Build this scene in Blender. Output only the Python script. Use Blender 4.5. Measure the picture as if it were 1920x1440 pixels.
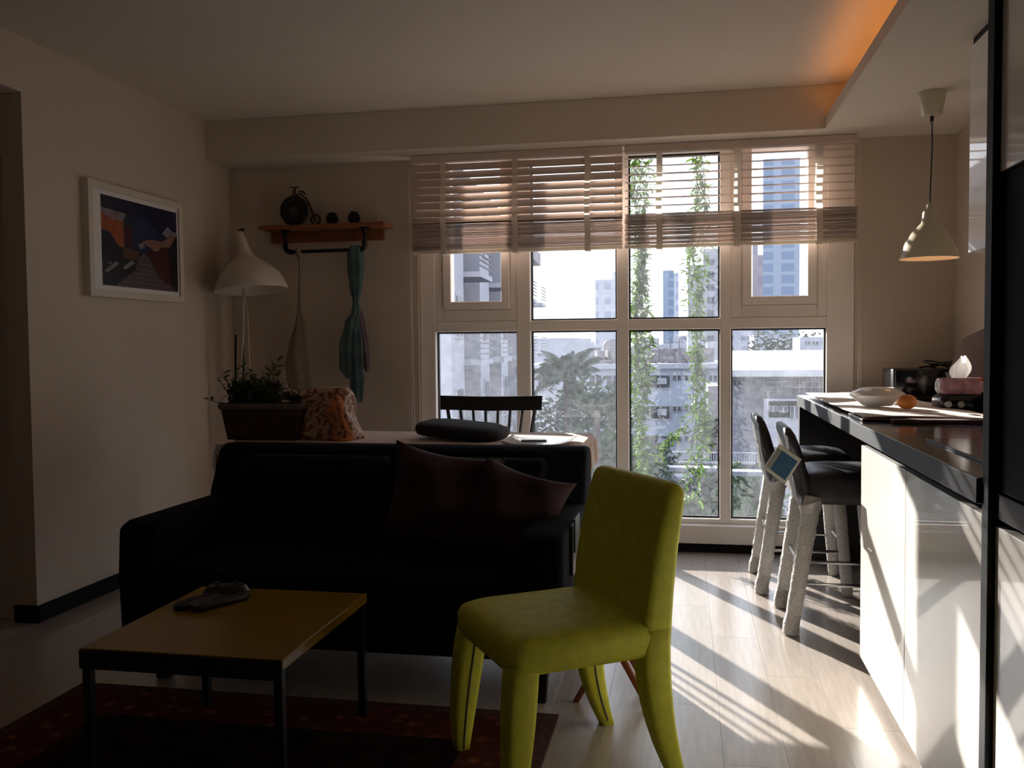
import bpy, bmesh, math, random
from mathutils import Vector, Matrix, Euler
random.seed(7)
S = bpy.context.scene
COL = S.collection
PI = math.pi
for o in list(bpy.data.objects): bpy.data.objects.remove(o)

# ------------------------------------------------------------------ camera
F_PX, YAW, PITCH, ROLL, EYE = 1700.0, 0.188149, 0.042974, -0.0091186, 1.25
_f = Vector((-math.sin(YAW)*math.cos(PITCH), math.cos(YAW)*math.cos(PITCH), -math.sin(PITCH)))
_r = Vector((math.cos(YAW), math.sin(YAW), 0)); _u = _r.cross(_f)
_R = _r*math.cos(ROLL) + _u*math.sin(ROLL); _U = _u*math.cos(ROLL) - _r*math.sin(ROLL)
cd = bpy.data.cameras.new('camera'); cam = bpy.data.objects.new('camera', cd); COL.objects.link(cam)
cd.sensor_width = 36; cd.sensor_fit = 'HORIZONTAL'; cd.lens = 36*F_PX/1920; cd.clip_end = 3000; cd.clip_start = .02
cam.matrix_world = Matrix(((_R.x, _U.x, -_f.x, 0), (_R.y, _U.y, -_f.y, 0), (_R.z, _U.z, -_f.z, EYE), (0, 0, 0, 1)))
S.camera = cam
def at(px, py, Y):
    """the point at true depth Y that stands where the photograph shows (px, py)"""
    d = _f + _R*((px-960)/F_PX) - _U*((py-720)/F_PX)
    return Vector((0, 0, EYE)) + d*(Y/d.y)

# ------------------------------------------------------------------ world, sun, exposure
EXPOSURE = 0.0
W = bpy.data.worlds.new('world'); S.world = W; W.use_nodes = True
nt = W.node_tree; nt.nodes.clear()
out = nt.nodes.new('ShaderNodeOutputWorld'); bg = nt.nodes.new('ShaderNodeBackground')
tc = nt.nodes.new('ShaderNodeTexCoord'); sx = nt.nodes.new('ShaderNodeSeparateXYZ'); rp = nt.nodes.new('ShaderNodeValToRGB')
nt.links.new(tc.outputs['Generated'], sx.inputs[0]); nt.links.new(sx.outputs['Z'], rp.inputs[0])
rp.color_ramp.elements[0].position = 0.0; rp.color_ramp.elements[0].color = (0.98, 0.98, 1.0, 1)
rp.color_ramp.elements[1].position = 1.0; rp.color_ramp.elements[1].color = (0.50, 0.66, 1.0, 1)
nt.links.new(rp.outputs[0], bg.inputs[0]); bg.inputs[1].default_value = 2.2
nt.links.new(bg.outputs[0], out.inputs[0])
sd = bpy.data.lights.new('sun', 'SUN'); so = bpy.data.objects.new('sun', sd); COL.objects.link(so)
sd.energy = 17.0; sd.angle = math.radians(0.6); sd.color = (1.0, 0.93, 0.84)
SUN_AZ, SUN_EL = math.radians(151), math.radians(19.0)
sdir = Vector((math.sin(SUN_AZ)*math.cos(SUN_EL), math.cos(SUN_AZ)*math.cos(SUN_EL), -math.sin(SUN_EL)))
so.rotation_euler = sdir.to_track_quat('-Z', 'Y').to_euler(); so.location = (-4, 12, 7)
vs = S.view_settings; vs.view_transform = 'Standard'; vs.look = 'None'; vs.gamma = 1; vs.use_curve_mapping = False; vs.exposure = EXPOSURE
S.cycles.max_bounces = 10; S.cycles.diffuse_bounces = 5; S.cycles.transparent_max_bounces = 24; S.cycles.sample_clamp_indirect = 6

# ------------------------------------------------------------------ materials
def mat(name, col, rough=.6, metal=0, spec=.5, noise=0, nscale=8, bump=0, bscale=60, coat=0, emit=None, estr=0, vary=0, trans=0, stretch=None, bdist=.002):
    m = bpy.data.materials.new(name); m.use_nodes = True; n = m.node_tree; p = n.nodes['Principled BSDF']
    p.inputs['Base Color'].default_value = (*col, 1); p.inputs['Roughness'].default_value = rough; p.inputs['Metallic'].default_value = metal
    p.inputs['Specular IOR Level'].default_value = spec; p.inputs['Coat Weight'].default_value = coat; p.inputs['Coat Roughness'].default_value = .2 if name.startswith('pale_oak') else .03
    if emit: p.inputs['Emission Color'].default_value = (*emit, 1); p.inputs['Emission Strength'].default_value = estr
    t = n.nodes.new('ShaderNodeTexCoord'); mp = n.nodes.new('ShaderNodeMapping'); n.links.new(t.outputs['Object'], mp.inputs[0])
    if stretch: mp.inputs['Scale'].default_value = stretch
    src = None
    if noise:
        nz = n.nodes.new('ShaderNodeTexNoise'); nz.inputs['Scale'].default_value = nscale; nz.inputs['Detail'].default_value = 5
        n.links.new(mp.outputs[0], nz.inputs['Vector'])
        r = n.nodes.new('ShaderNodeValToRGB'); r.color_ramp.elements[0].position = .3; r.color_ramp.elements[1].position = .7
        r.color_ramp.elements[0].color = (*[max(0, c*(1-noise)) for c in col], 1); r.color_ramp.elements[1].color = (*[min(1, c*(1+noise)) for c in col], 1)
        n.links.new(nz.outputs[0], r.inputs[0]); src = r.outputs[0]
        n.links.new(src, p.inputs['Base Color'])
    if vary:
        oi = n.nodes.new('ShaderNodeObjectInfo'); hs = n.nodes.new('ShaderNodeHueSaturation'); mr = n.nodes.new('ShaderNodeMapRange')
        mr.inputs['To Min'].default_value = 1-vary; mr.inputs['To Max'].default_value = 1+vary
        n.links.new(oi.outputs['Random'], mr.inputs[0]); n.links.new(mr.outputs[0], hs.inputs['Value'])
        if src: n.links.new(src, hs.inputs['Color'])
        else: hs.inputs['Color'].default_value = (*col, 1)
        n.links.new(hs.outputs[0], p.inputs['Base Color'])
    if bump:
        nz = n.nodes.new('ShaderNodeTexNoise'); nz.inputs['Scale'].default_value = bscale; nz.inputs['Detail'].default_value = 3
        n.links.new(mp.outputs[0], nz.inputs['Vector'])
        b = n.nodes.new('ShaderNodeBump'); b.inputs['Strength'].default_value = bump; b.inputs['Distance'].default_value = bdist
        n.links.new(nz.outputs[0], b.inputs['Height']); n.links.new(b.outputs[0], p.inputs['Normal'])
    if trans:
        tr = n.nodes.new('ShaderNodeBsdfTranslucent'); mx = n.nodes.new('ShaderNodeMixShader'); mx.inputs[0].default_value = trans
        tr.inputs[0].default_value = (*[min(1, c*1.6) for c in col], 1)
        n.links.new(p.outputs[0], mx.inputs[1]); n.links.new(tr.outputs[0], mx.inputs[2]); n.links.new(mx.outputs[0], n.nodes['Material Output'].inputs[0])
    return m
def glass_mat(name, dirt=.1, tint=(.95, .98, 1), gloss=.06, dscale=30):
    m = bpy.data.materials.new(name); m.use_nodes = True; n = m.node_tree; n.nodes.clear()
    o = n.nodes.new('ShaderNodeOutputMaterial'); tr = n.nodes.new('ShaderNodeBsdfTransparent'); gl = n.nodes.new('ShaderNodeBsdfGlossy')
    tr.inputs[0].default_value = (*tint, 1); gl.inputs['Roughness'].default_value = .02
    a = n.nodes.new('ShaderNodeMixShader'); a.inputs[0].default_value = gloss
    n.links.new(tr.outputs[0], a.inputs[1]); n.links.new(gl.outputs[0], a.inputs[2])
    tl = n.nodes.new('ShaderNodeBsdfTranslucent'); tl.inputs[0].default_value = (.85, .9, 1, 1)
    t = n.nodes.new('ShaderNodeTexCoord'); nz = n.nodes.new('ShaderNodeTexNoise'); nz.inputs['Scale'].default_value = dscale; nz.inputs['Detail'].default_value = 8; nz.inputs['Roughness'].default_value = .7
    n.links.new(t.outputs['Object'], nz.inputs['Vector']); r = n.nodes.new('ShaderNodeMapRange'); r.inputs[1].default_value = .35; r.inputs[2].default_value = .7
    r.inputs[3].default_value = dirt*.6; r.inputs[4].default_value = dirt*1.7; n.links.new(nz.outputs[0], r.inputs[0])
    b = n.nodes.new('ShaderNodeMixShader'); n.links.new(r.outputs[0], b.inputs[0]); n.links.new(a.outputs[0], b.inputs[1]); n.links.new(tl.outputs[0], b.inputs[2])
    n.links.new(b.outputs[0], o.inputs[0]); return m
def grid_mat(name, wall, win, sx_, sz, fx=.6, fz=.5):
    """far facades: window rows too small to pick apart"""
    m = bpy.data.materials.new(name); m.use_nodes = True; n = m.node_tree; p = n.nodes['Principled BSDF']; p.inputs['Roughness'].default_value = .7
    t = n.nodes.new('ShaderNodeTexCoord'); s = n.nodes.new('ShaderNodeSeparateXYZ'); n.links.new(t.outputs['Object'], s.inputs[0])
    def band(o, per, fr):
        a = n.nodes.new('ShaderNodeMath'); a.operation = 'DIVIDE'; a.inputs[1].default_value = per; n.links.new(o, a.inputs[0])
        b = n.nodes.new('ShaderNodeMath'); b.operation = 'FRACT'; n.links.new(a.outputs[0], b.inputs[0])
        c = n.nodes.new('ShaderNodeMath'); c.operation = 'LESS_THAN'; c.inputs[1].default_value = fr; n.links.new(b.outputs[0], c.inputs[0]); return c.outputs[0]
    ad = n.nodes.new('ShaderNodeMath'); ad.operation = 'ADD'; n.links.new(s.outputs['X'], ad.inputs[0]); n.links.new(s.outputs['Y'], ad.inputs[1])
    mu = n.nodes.new('ShaderNodeMath'); mu.operation = 'MULTIPLY'; n.links.new(band(ad.outputs[0], sx_, fx), mu.inputs[0]); n.links.new(band(s.outputs['Z'], sz, fz), mu.inputs[1])
    mx = n.nodes.new('ShaderNodeMix'); mx.data_type = 'RGBA'; mx.inputs[6].default_value = (*wall, 1); mx.inputs[7].default_value = (*win, 1)
    n.links.new(mu.outputs[0], mx.inputs[0]); n.links.new(mx.outputs[2], p.inputs['Base Color']); return m

M = {}
M['wall'] = mat('wall_paint', (.62, .52, .425), .75, noise=.02, nscale=2, bump=.15, bscale=180)
M['ceil'] = mat('ceiling_paint', (.68, .60, .51), .8, noise=.02, nscale=2)
M['skirt'] = mat('dark_skirting', (.008, .007, .007), .8, spec=.2)
M['frame'] = mat('white_upvc_frame', (.94, .85, .77), .4, noise=.02, nscale=4)
M['gasket'] = mat('black_gasket', (.01, .01, .012), .6)
M['glass'] = glass_mat('dusty_window_glass', .038)  # dust on the panes; its pale veil also stands in for outdoor haze
M['plank'] = mat('pale_oak_laminate', (.47, .405, .355), .32, noise=.13, nscale=6, vary=.03, bump=.12, bscale=14, coat=.7, stretch=(9, .8, 1), bdist=.001)
M['grout'] = mat('plank_joint', (.38, .325, .285), .5)
M['cabinet'] = mat('white_gloss_lacquer', (.90, .86, .81), .3, coat=.9, noise=.01, nscale=3)
M['blackgloss'] = mat('black_gloss', (.006, .006, .008), .12, spec=.5, noise=.1)
M['stone'] = mat('black_polished_stone', (.009, .009, .011), .12, spec=.35, noise=.4, nscale=120)
M['ovenblack'] = mat('oven_black', (.0015, .0015, .002), .6, spec=.04, noise=.1)
M['edge'] = mat('black_edge', (.012, .013, .016), .55, spec=.25)
M['dark'] = mat('dark_panel', (.012, .011, .012), .5)
M['slat'] = mat('taupe_blind_slat', (.66, .54, .47), .45, noise=.03, nscale=6, stretch=(1, 20, 1), vary=.12)
M['tape'] = mat('cream_ladder_tape', (.72, .60, .52), .9, bump=.3, bscale=300, trans=.35)
M['cord'] = mat('cream_cord', (.7, .62, .52), .8, noise=.05)
M['sofa'] = mat('black_sofa_fabric', (.0045, .005, .008), .95, spec=.15, noise=.3, nscale=60, bump=.4, bscale=400)
M['cushion'] = mat('maroon_brown_cotton', (.055, .032, .036), .9, spec=.2, noise=.15, nscale=20, bump=.4, bscale=300)
M['lime'] = mat('lime_green_felt', (.66, .66, .05), .62, spec=.45, noise=.10, nscale=25, bump=.5, bscale=300)
M['zip'] = mat('grey_zip', (.06, .06, .07), .5, noise=.2)
M['yellow'] = mat('ochre_lacquer', (.27, .15, .004), .25, spec=.3, coat=.1, noise=.04, nscale=3)
M['blackmetal'] = mat('black_metal', (.01, .01, .011), .4, metal=.3, noise=.1)
M['plastic'] = mat('black_plastic', (.012, .012, .014), .35, noise=.1)
M['button'] = mat('grey_button', (.04, .04, .045), .5, noise=.1)
M['rug'] = mat('rug_edge_pile', (.07, .02, .016), 1, noise=.5, nscale=40, bump=.8, bscale=300)
M['white'] = mat('white_enamel', (.70, .62, .54), .3, noise=.02)
M['pend'] = mat('cream_enamel', (.62, .56, .42), .16, coat=.5, noise=.02)
M['steelw'] = mat('white_steel_tube', (.6, .56, .52), .35, noise=.03)
M['shelfwood'] = mat('reddish_pine', (.27, .085, .032), .55, noise=.25, nscale=5, stretch=(1, 12, 8))
M['pipe'] = mat('black_iron_pipe', (.008, .008, .009), .5, metal=.4, bump=.4, bscale=90)
M['clockface'] = mat('clock_dial', (.05, .055, .04), .5, noise=.2)
M['cone'] = mat('dark_pine_cone', (.014, .011, .010), .8, noise=.4, nscale=40)
M['pale'] = mat('pale_net_cloth', (.30, .24, .17), .9, noise=.1, nscale=20, bump=.4, bscale=200)
M['teal'] = mat('teal_scarf', (.075, .13, .13), .85, noise=.35, nscale=9, bump=.3, bscale=200)
M['lilac'] = mat('lilac_scarf', (.12, .085, .10), .85, noise=.25, nscale=12)
M['wicker'] = mat('brown_wicker', (.045, .016, .012), .7, noise=.3, nscale=30)
M['rim'] = mat('grey_cord_rim', (.17, .14, .13), .9, noise=.2, nscale=60)
M['leafd'] = mat('dark_green_leaf', (.055, .085, .02), .6, noise=.3, nscale=15, vary=.35, trans=.25)
M['leafy'] = mat('yellow_green_bud', (.17, .17, .05), .6, noise=.2, nscale=15)
M['wine'] = mat('wine_red_flower', (.05, .014, .022), .7, noise=.4, nscale=20, trans=.2)
M['stem'] = mat('brown_stem', (.09, .06, .03), .8, noise=.2)
M['peach'] = mat('peach_ribbon', (.60, .31, .16), .5, noise=.08, trans=.45)
M['chairb'] = mat('black_painted_wood', (.010, .009, .010), .4, noise=.2, nscale=10)
M['pad'] = mat('charcoal_fabric', (.018, .018, .021), .9, noise=.2, nscale=40, bump=.4, bscale=300)
M['paper'] = mat('white_paper', (.8, .78, .76), .6, noise=.02)
M['ceramic'] = mat('white_ceramic', (.78, .74, .72), .15, noise=.01)
M['greyprint'] = mat('grey_print', (.12, .12, .13), .5, noise=.4, nscale=30)
M['cloth'] = mat('white_runner_cloth', (.74, .68, .63), .9, noise=.05, nscale=30, bump=.5, bscale=200)
M['clothbr'] = mat('brown_hem', (.11, .055, .045), .9, noise=.1)
M['orange'] = mat('orange_peel', (.62, .19, .03), .5, noise=.12, nscale=8, bump=.3, bscale=80)
M['redwood'] = mat('reddish_stained_wood', (.22, .055, .02), .4, noise=.2, nscale=8, stretch=(1, 1, .1))
M['tvskin'] = mat('charcoal_seat_vinyl', (.022, .022, .026), .5, noise=.2, nscale=20, bump=.3, bscale=100)
M['wrap'] = mat('bubble_wrap', (.60, .575, .55), .3, spec=.8, noise=.3, nscale=110, bump=1, bscale=170, trans=.2, bdist=.008)  # fine light and dark mottle in the colour stands in for sparkle
M['tapeb'] = mat('brown_packing_tape', (.34, .28, .22), .25, noise=.12, nscale=20)
M['film'] = mat('plastic_film', (.60, .58, .56), .15, spec=.8, noise=.15, nscale=30, bump=1, bscale=60, trans=.3, bdist=.006)
M['steel'] = mat('chrome_rod', (.5, .5, .5), .2, metal=1, noise=.05)
M['cardw'] = mat('white_card', (.66, .66, .62), .4, noise=.02)
M['cardb'] = mat('blue_print', (.05, .13, .25), .4, noise=.2, nscale=25)
M['tissue'] = mat('white_tissue', (.85, .84, .82), .8, trans=.4, noise=.02)
M['pinkf'] = mat('pink_petal', (.45, .11, .13), .7, noise=.4, nscale=18, trans=.3)
M['orangef'] = mat('orange_petal', (.55, .17, .05), .7, noise=.3, nscale=18, trans=.3)
M['peachf'] = mat('peach_petal', (.62, .42, .30), .7, noise=.15, nscale=18, trans=.4)
M['wood'] = mat('dark_wood_board', (.06, .025, .018), .35, noise=.3, nscale=6)
M['sheet'] = mat('mauve_grey_board', (.30, .26, .27), .5, noise=.03)
M['bulb'] = mat('warm_bulb', (1, .7, .4), .4, emit=(1, .55, .22), estr=9)
M['led'] = mat('amber_led_strip', (1, .6, .2), .4, emit=(1, .40, .08), estr=8)
# outside
M['b_white'] = mat('white_render', (0.384, 0.384, 0.422), .8, noise=.05, nscale=.6)
M['b_blue'] = mat('pale_blue_render', (0.384, 0.422, 0.496), .8, noise=.05, nscale=.4)
M['b_brown'] = mat('brown_grey_panel', (0.205, 0.180, 0.192), .8, noise=.12, nscale=1.5)
M['b_canopy'] = mat('grey_white_canopy', (0.223, 0.229, 0.260), .8, noise=.1, nscale=1)
M['b_grey'] = mat('grey_render', (0.186, 0.174, 0.192), .85, noise=.08, nscale=.6)
M['b_dark'] = mat('dark_window_glass', (0.062, 0.068, 0.093), .3, noise=.3, nscale=.8)
M['b_mid'] = mat('dark_grey_render', (0.124, 0.118, 0.136), .8, noise=.2, nscale=1)  # darker grey for the walkway deck and the concrete block's band
M['b_roof'] = mat('white_metal_roof', (0.527, 0.527, 0.527), .5, noise=.03, nscale=.4)
M['b_junk'] = mat('weathered_roof_clutter', (0.211, 0.192, 0.192), .8, noise=.35, nscale=1.5)
M['b_asph'] = mat('grey_asphalt', (0.105, 0.112, 0.130), .9, noise=.25, nscale=.4)
M['treeleaf'] = mat('tree_leaf_green', (.035, .075, .022), .7, noise=.4, nscale=2, trans=.35)
M['treedk'] = mat('tree_leaf_dark', (.014, .030, .016), .8, noise=.4, nscale=2, trans=.2)
M['palm'] = mat('palm_frond_green', (.030, .065, .028), .5, noise=.25, nscale=3, trans=.3)
M['bark'] = mat('bark', (0.056, 0.043, 0.037), .9, noise=.3, nscale=4)
M['vine'] = mat('vine_leaf', (.055, .115, .003), .5, noise=.3, nscale=30, vary=.5, trans=.42)
M['t_blue'] = grid_mat('hazed_blue_glass_tower', (0.322, 0.372, 0.446), (0.223, 0.279, 0.372), 9.0, 5.2, .62, .7)  # far tower colours are lightened to stand in for haze
M['t_grid'] = grid_mat('hazed_grid_tower', (0.496, 0.496, 0.533), (0.347, 0.372, 0.446), 6.0, 7.0, .55, .5)
M['t_pink'] = grid_mat('hazed_brick_tower', (0.384, 0.341, 0.360), (0.322, 0.291, 0.322), 7, 7, .5, .5)
M['t_city'] = grid_mat('pale_city_block', (0.409, 0.409, 0.446), (0.260, 0.267, 0.310), 4.3, 3.2, .5, .45)
M['t_grey'] = mat('hazy_grey_tower', (0.310, 0.310, 0.341), .8, noise=.1, nscale=.1)

# ------------------------------------------------------------------ mesh helpers
def link(name, me, m, parent=None, loc=None, rot=None):
    o = bpy.data.objects.new(name, me); COL.objects.link(o)
    if m is not None:
        for x in (m if isinstance(m, (list, tuple)) else [m]): me.materials.append(M[x] if isinstance(x, str) else x)
    if parent is not None: o.parent = parent
    if loc is not None: o.location = loc
    if rot is not None: o.rotation_euler = rot
    return o
def fin(bm, name, m, parent=None, smooth=False, loc=None, rot=None, auto=True):
    bmesh.ops.recalc_face_normals(bm, faces=bm.faces)
    me = bpy.data.meshes.new(name); bm.to_mesh(me); bm.free()
    if smooth:
        me.polygons.foreach_set('use_smooth', [True]*len(me.polygons))
        if auto:
            try: me.set_sharp_from_angle(angle=math.radians(42))
            except Exception: pass
    return link(name, me, m, parent, loc, rot)
def bx(bm, c, s, bev=0, rot=None, seg=2, mi=0):
    """box centred at c with full sizes s"""
    mt = Matrix.Translation(c)
    if rot is not None: mt = mt @ Euler(rot).to_matrix().to_4x4()
    r = bmesh.ops.create_cube(bm, size=1, matrix=mt @ Matrix.Diagonal((*s, 1)))
    vs_ = r['verts']
    if bev:
        es = list({e for v in vs_ for e in v.link_edges})
        rr = bmesh.ops.bevel(bm, geom=es, offset=bev, segments=seg, profile=.5, affect='EDGES')
    elif mi:
        for f in {f for v in vs_ for f in v.link_faces}: f.material_index = mi
def b2(bm, lo, hi, bev=0, mi=0):
    bx(bm, [(a+b)/2 for a, b in zip(lo, hi)], [abs(b-a) for a, b in zip(lo, hi)], bev, mi=mi)
def tube(bm, pts, r, n=10, cap=True, mi=0):
    pts = [Vector(p) for p in pts]; rs = r if isinstance(r, (list, tuple)) else [r]*len(pts)
    rings = []; prev = None
    for i, p in enumerate(pts):
        d = (pts[min(i+1, len(pts)-1)] - pts[max(i-1, 0)]).normalized()
        if prev is None:
            a = d.orthogonal().normalized()
        else:
            a = (prev - d*prev.dot(d)); a = a.normalized() if a.length > 1e-6 else d.orthogonal().normalized()
        prev = a; b = d.cross(a)
        rings.append([bm.verts.new(p + (a*math.cos(2*PI*k/n) + b*math.sin(2*PI*k/n))*rs[i]) for k in range(n)])
    for i in range(len(rings)-1):
        for k in range(n):
            f = bm.faces.new((rings[i][k], rings[i][(k+1) % n], rings[i+1][(k+1) % n], rings[i+1][k])); f.material_index = mi
    if cap:
        bm.faces.new(rings[0][::-1]).material_index = mi; bm.faces.new(rings[-1]).material_index = mi
def lathe(bm, prof, n=32, c=(0, 0, 0), mi=0, close=False):
    rings = []
    for r, z in prof:
        rings.append([bm.verts.new((c[0]+r*math.cos(2*PI*k/n), c[1]+r*math.sin(2*PI*k/n), c[2]+z)) for k in range(n)])
    for i in range(len(rings)-1):
        for k in range(n):
            f = bm.faces.new((rings[i][k], rings[i][(k+1) % n], rings[i+1][(k+1) % n], rings[i+1][k])); f.material_index = mi
    if close:
        bm.faces.new(rings[0][::-1]); bm.faces.new(rings[-1])
def prism(bm, poly, axis, a, b):
    """poly of 2-tuples in the two other axes, extruded along axis from a to b"""
    def P(u, v, t):
        return {'x': (t, u, v), 'y': (u, t, v), 'z': (u, v, t)}[axis]
    A = [bm.verts.new(P(u, v, a)) for u, v in poly]; Bv = [bm.verts.new(P(u, v, b)) for u, v in poly]
    n = len(poly)
    for i in range(n): bm.faces.new((A[i], A[(i+1) % n], Bv[(i+1) % n], Bv[i]))
    bm.faces.new(A[::-1]); bm.faces.new(Bv)
def bevel_all(bm, off, seg=2, ang=30):
    bmesh.ops.recalc_face_normals(bm, faces=bm.faces)
    es = [e for e in bm.edges if len(e.link_faces) == 2 and e.calc_face_angle(0) > math.radians(ang)]
    bmesh.ops.bevel(bm, geom=es, offset=off, segments=seg, profile=.5, affect='EDGES')
def surf(bm, fn, nu, nv, closeu=False, mi=0):
    g = [[bm.verts.new(fn(i/(nu if closeu else nu-1), j/(nv-1))) for j in range(nv)] for i in range(nu)]
    for i in range(nu if closeu else nu-1):
        for j in range(nv-1):
            f = bm.faces.new((g[i][j], g[(i+1) % nu][j], g[(i+1) % nu][j+1], g[i][j+1])); f.material_index = mi
    return g
def sweep(bm, secs):
    """loft closed rings (lists of points, equal counts)"""
    R = [[bm.verts.new(p) for p in s] for s in secs]; n = len(R[0])
    for i in range(len(R)-1):
        for k in range(n): bm.faces.new((R[i][k], R[i][(k+1) % n], R[i+1][(k+1) % n], R[i+1][k]))
    bm.faces.new(R[0][::-1]); bm.faces.new(R[-1])
def rrect(cx, cy, w, d, r, z, rot=0, n=3, tilt=(0, 0)):
    """rounded rectangle ring"""
    pts = []
    r = min(r, w/2*.98, d/2*.98)
    for qx, qy, a0 in ((1, 1, 0), (-1, 1, 90), (-1, -1, 180), (1, -1, 270)):
        for k in range(n+1):
            a = math.radians(a0 + 90*k/n)
            x = qx*(w/2-r) + r*math.cos(a); y = qy*(d/2-r) + r*math.sin(a)
            pts.append((cx+x*math.cos(rot)-y*math.sin(rot), cy+x*math.sin(rot)+y*math.cos(rot), z + x*tilt[0] + y*tilt[1]))
    return pts
def subsurf(o, lv=1):
    md = o.modifiers.new('sub', 'SUBSURF'); md.levels = lv; md.render_levels = lv
def thing(name, label, cat, loc=(0, 0, 0), rotz=0, group=None):
    o = bpy.data.objects.new(name, None); COL.objects.link(o); o.location = loc; o.rotation_euler = (0, 0, rotz)
    o.empty_display_size = .05
    return tag(o, label, cat, group)
def tag(o, label, cat=None, group=None):
    o['label'] = label
    if cat: o['category'] = cat
    if group: o['group'] = group
    return o
def struct(o, label=None):
    o['kind'] = 'structure'
    if label: o['label'] = label
    return o
def stuff(o): o['kind'] = 'stuff'; return o
def empty_struct(name, label, loc=(0, 0, 0)):
    o = bpy.data.objects.new(name, None); COL.objects.link(o); o.location = loc; o['kind'] = 'structure'; o['label'] = label; o['category'] = name.split('_')[0]; return o
def leaf_mesh(name, l, w, m, curl=.15, segs=3):
    bm = bmesh.new(); L_ = []; Rr = []; C_ = []
    for i in range(segs+1):
        t = i/segs; ww = w*.5*math.sin(PI*min(1, t*.92+.06))**.8
        z = -curl*l*t*t
        L_.append(bm.verts.new((t*l, ww, z+ww*.3))); C_.append(bm.verts.new((t*l, 0, z))); Rr.append(bm.verts.new((t*l, -ww, z+ww*.3)))
    for i in range(segs):
        bm.faces.new((L_[i], C_[i], C_[i+1], L_[i+1])); bm.faces.new((C_[i], Rr[i], Rr[i+1], C_[i+1]))
    me = bpy.data.meshes.new(name); bm.to_mesh(me); bm.free(); me.materials.append(M[m])
    me.polygons.foreach_set('use_smooth', [True]*len(me.polygons)); return me
def inst(name, me, parent, loc, rot, sc=1):
    o = bpy.data.objects.new(name, me); COL.objects.link(o); o.parent = parent; o.location = loc; o.rotation_euler = rot; o.scale = (sc, sc, sc) if not isinstance(sc, tuple) else sc; return o
def add_leaf(bm, p, rot, l, w):
    """one folded diamond leaf into bm (for foliage masses)"""
    q = Euler(rot).to_matrix(); p = Vector(p)
    v = [bm.verts.new(p + q @ Vector(c)) for c in ((0, 0, 0), (l*.45, w*.5, w*.12), (l, 0, -l*.1), (l*.45, -w*.5, w*.12))]
    bm.faces.new((v[0], v[1], v[2])); bm.faces.new((v[0], v[2], v[3]))
def pillow(w, h, t, nu=18, pinch=.06, seed=0, wr=.012):
    rnd = random.Random(seed); ph = [rnd.uniform(0, 6) for _ in range(6)]
    bm = bmesh.new(); top = {}; bot = {}
    for i in range(nu+1):
        for j in range(nu+1):
            u = -1+2*i/nu; v = -1+2*j/nu
            k = (1-abs(u)**2.6)*(1-abs(v)**2.6); k = max(0, k)**.45
            x = u*w/2*(1-pinch*(1-v*v)*(abs(u)**3)); y = v*h/2*(1-pinch*(1-u*u)*(abs(v)**3))
            wv = wr*(math.sin(5*u+ph[0]+3*v)+math.sin(7*v+ph[1]-2*u))*k*.5
            e = (i in (0, nu) or j in (0, nu))
            a = bm.verts.new((x, y, t/2*k+wv)); top[i, j] = a
            bot[i, j] = a if e else bm.verts.new((x, y, -t/2*k+wv))
    for i in range(nu):
        for j in range(nu):
            bm.faces.new((top[i, j], top[i+1, j], top[i+1, j+1], top[i, j+1]))
            f = (bot[i, j], bot[i, j+1], bot[i+1, j+1], bot[i+1, j])
            if len(set(f)) >= 3:
                try: bm.faces.new(f)
                except ValueError: pass
    return bm

# ------------------------------------------------------------------ room shell
XL, XR, YB, YN = -2.909, 1.50, 5.506, -2.6
ZC, ZS = 2.647, 2.41           # living ceiling, kitchen ceiling / beam underside
YW = 5.80                      # outer face of window wall
# floor: base + every plank
bm = bmesh.new(); b2(bm, (XL-1.6, YN, -.12), (XR, YB+.02, -.008)); fl = struct(fin(bm, 'floor', 'grout'), 'pale oak laminate floor of long boards')
bm = bmesh.new(); b2(bm, (-.0939, -.6, -.012), (.0939, .6, 0), .0004); pm = fin(bm, 'plank', 'plank', fl); pme = pm.data; first = True
col_i = 0; x = XL-1.5
while x < XR+.0:
    off = (col_i*0.437) % 1.2; y = -1.2-off
    while y < YB-.02:
        y0 = max(y, -1.2); y1 = min(y+1.2, YB-.005)
        if y1-y0 > .08 and x+.094 < XR+.19 and not (x < XL-.15 and y1 < -1):
            xx = min(x+.0935, XR-.094)
            o = pm if first else bpy.data.objects.new('plank', pme)
            if not first: COL.objects.link(o); o.parent = fl
            first = False; o.location = (xx, (y0+y1)/2, 0); o.scale = (1, (y1-y0-.0008)/1.2, 1)
        y += 1.2
    x += .1885; col_i += 1
# left wall: solid beyond the doorway, lintel above it
bm = bmesh.new(); b2(bm, (XL-.11, 3.62, 0), (XL, YW, ZC)); b2(bm, (XL-.11, YN, 2.40), (XL, 3.62, ZC)); b2(bm, (XL-.11, YN, 0), (XL, 2.35, 2.4))
struct(fin(bm, 'wall_left', 'wall'), 'warm white left wall with doorway opening at its near end')
bm = bmesh.new(); b2(bm, (XL-1.6, 2.3, 0), (XL-1.5, YW, ZC)); b2(bm, (XL-1.5, YB-.6, 0), (XL-.11, YB-.5, ZC)); b2(bm, (XL-1.5, 2.2, 0), (XL-.11, 2.3, ZC)); struct(fin(bm, 'wall_hall', 'wall'), 'plain wall of the hall beyond the left doorway')
bm = bmesh.new(); b2(bm, (XL-.985, 3.66, 0), (XL-.125, 3.70, 2.12), .003); d1 = struct(fin(bm, 'door_1', 'wall'), 'pale door leaf standing beyond the doorway on the left')
bm = bmesh.new(); tube(bm, [(XL-.2, 3.66, 1.0), (XL-.2, 3.615, 1.0), (XL-.31, 3.615, 1.0)], .009, 8); fin(bm, 'door_handle', 'steel', d1, True)
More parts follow.
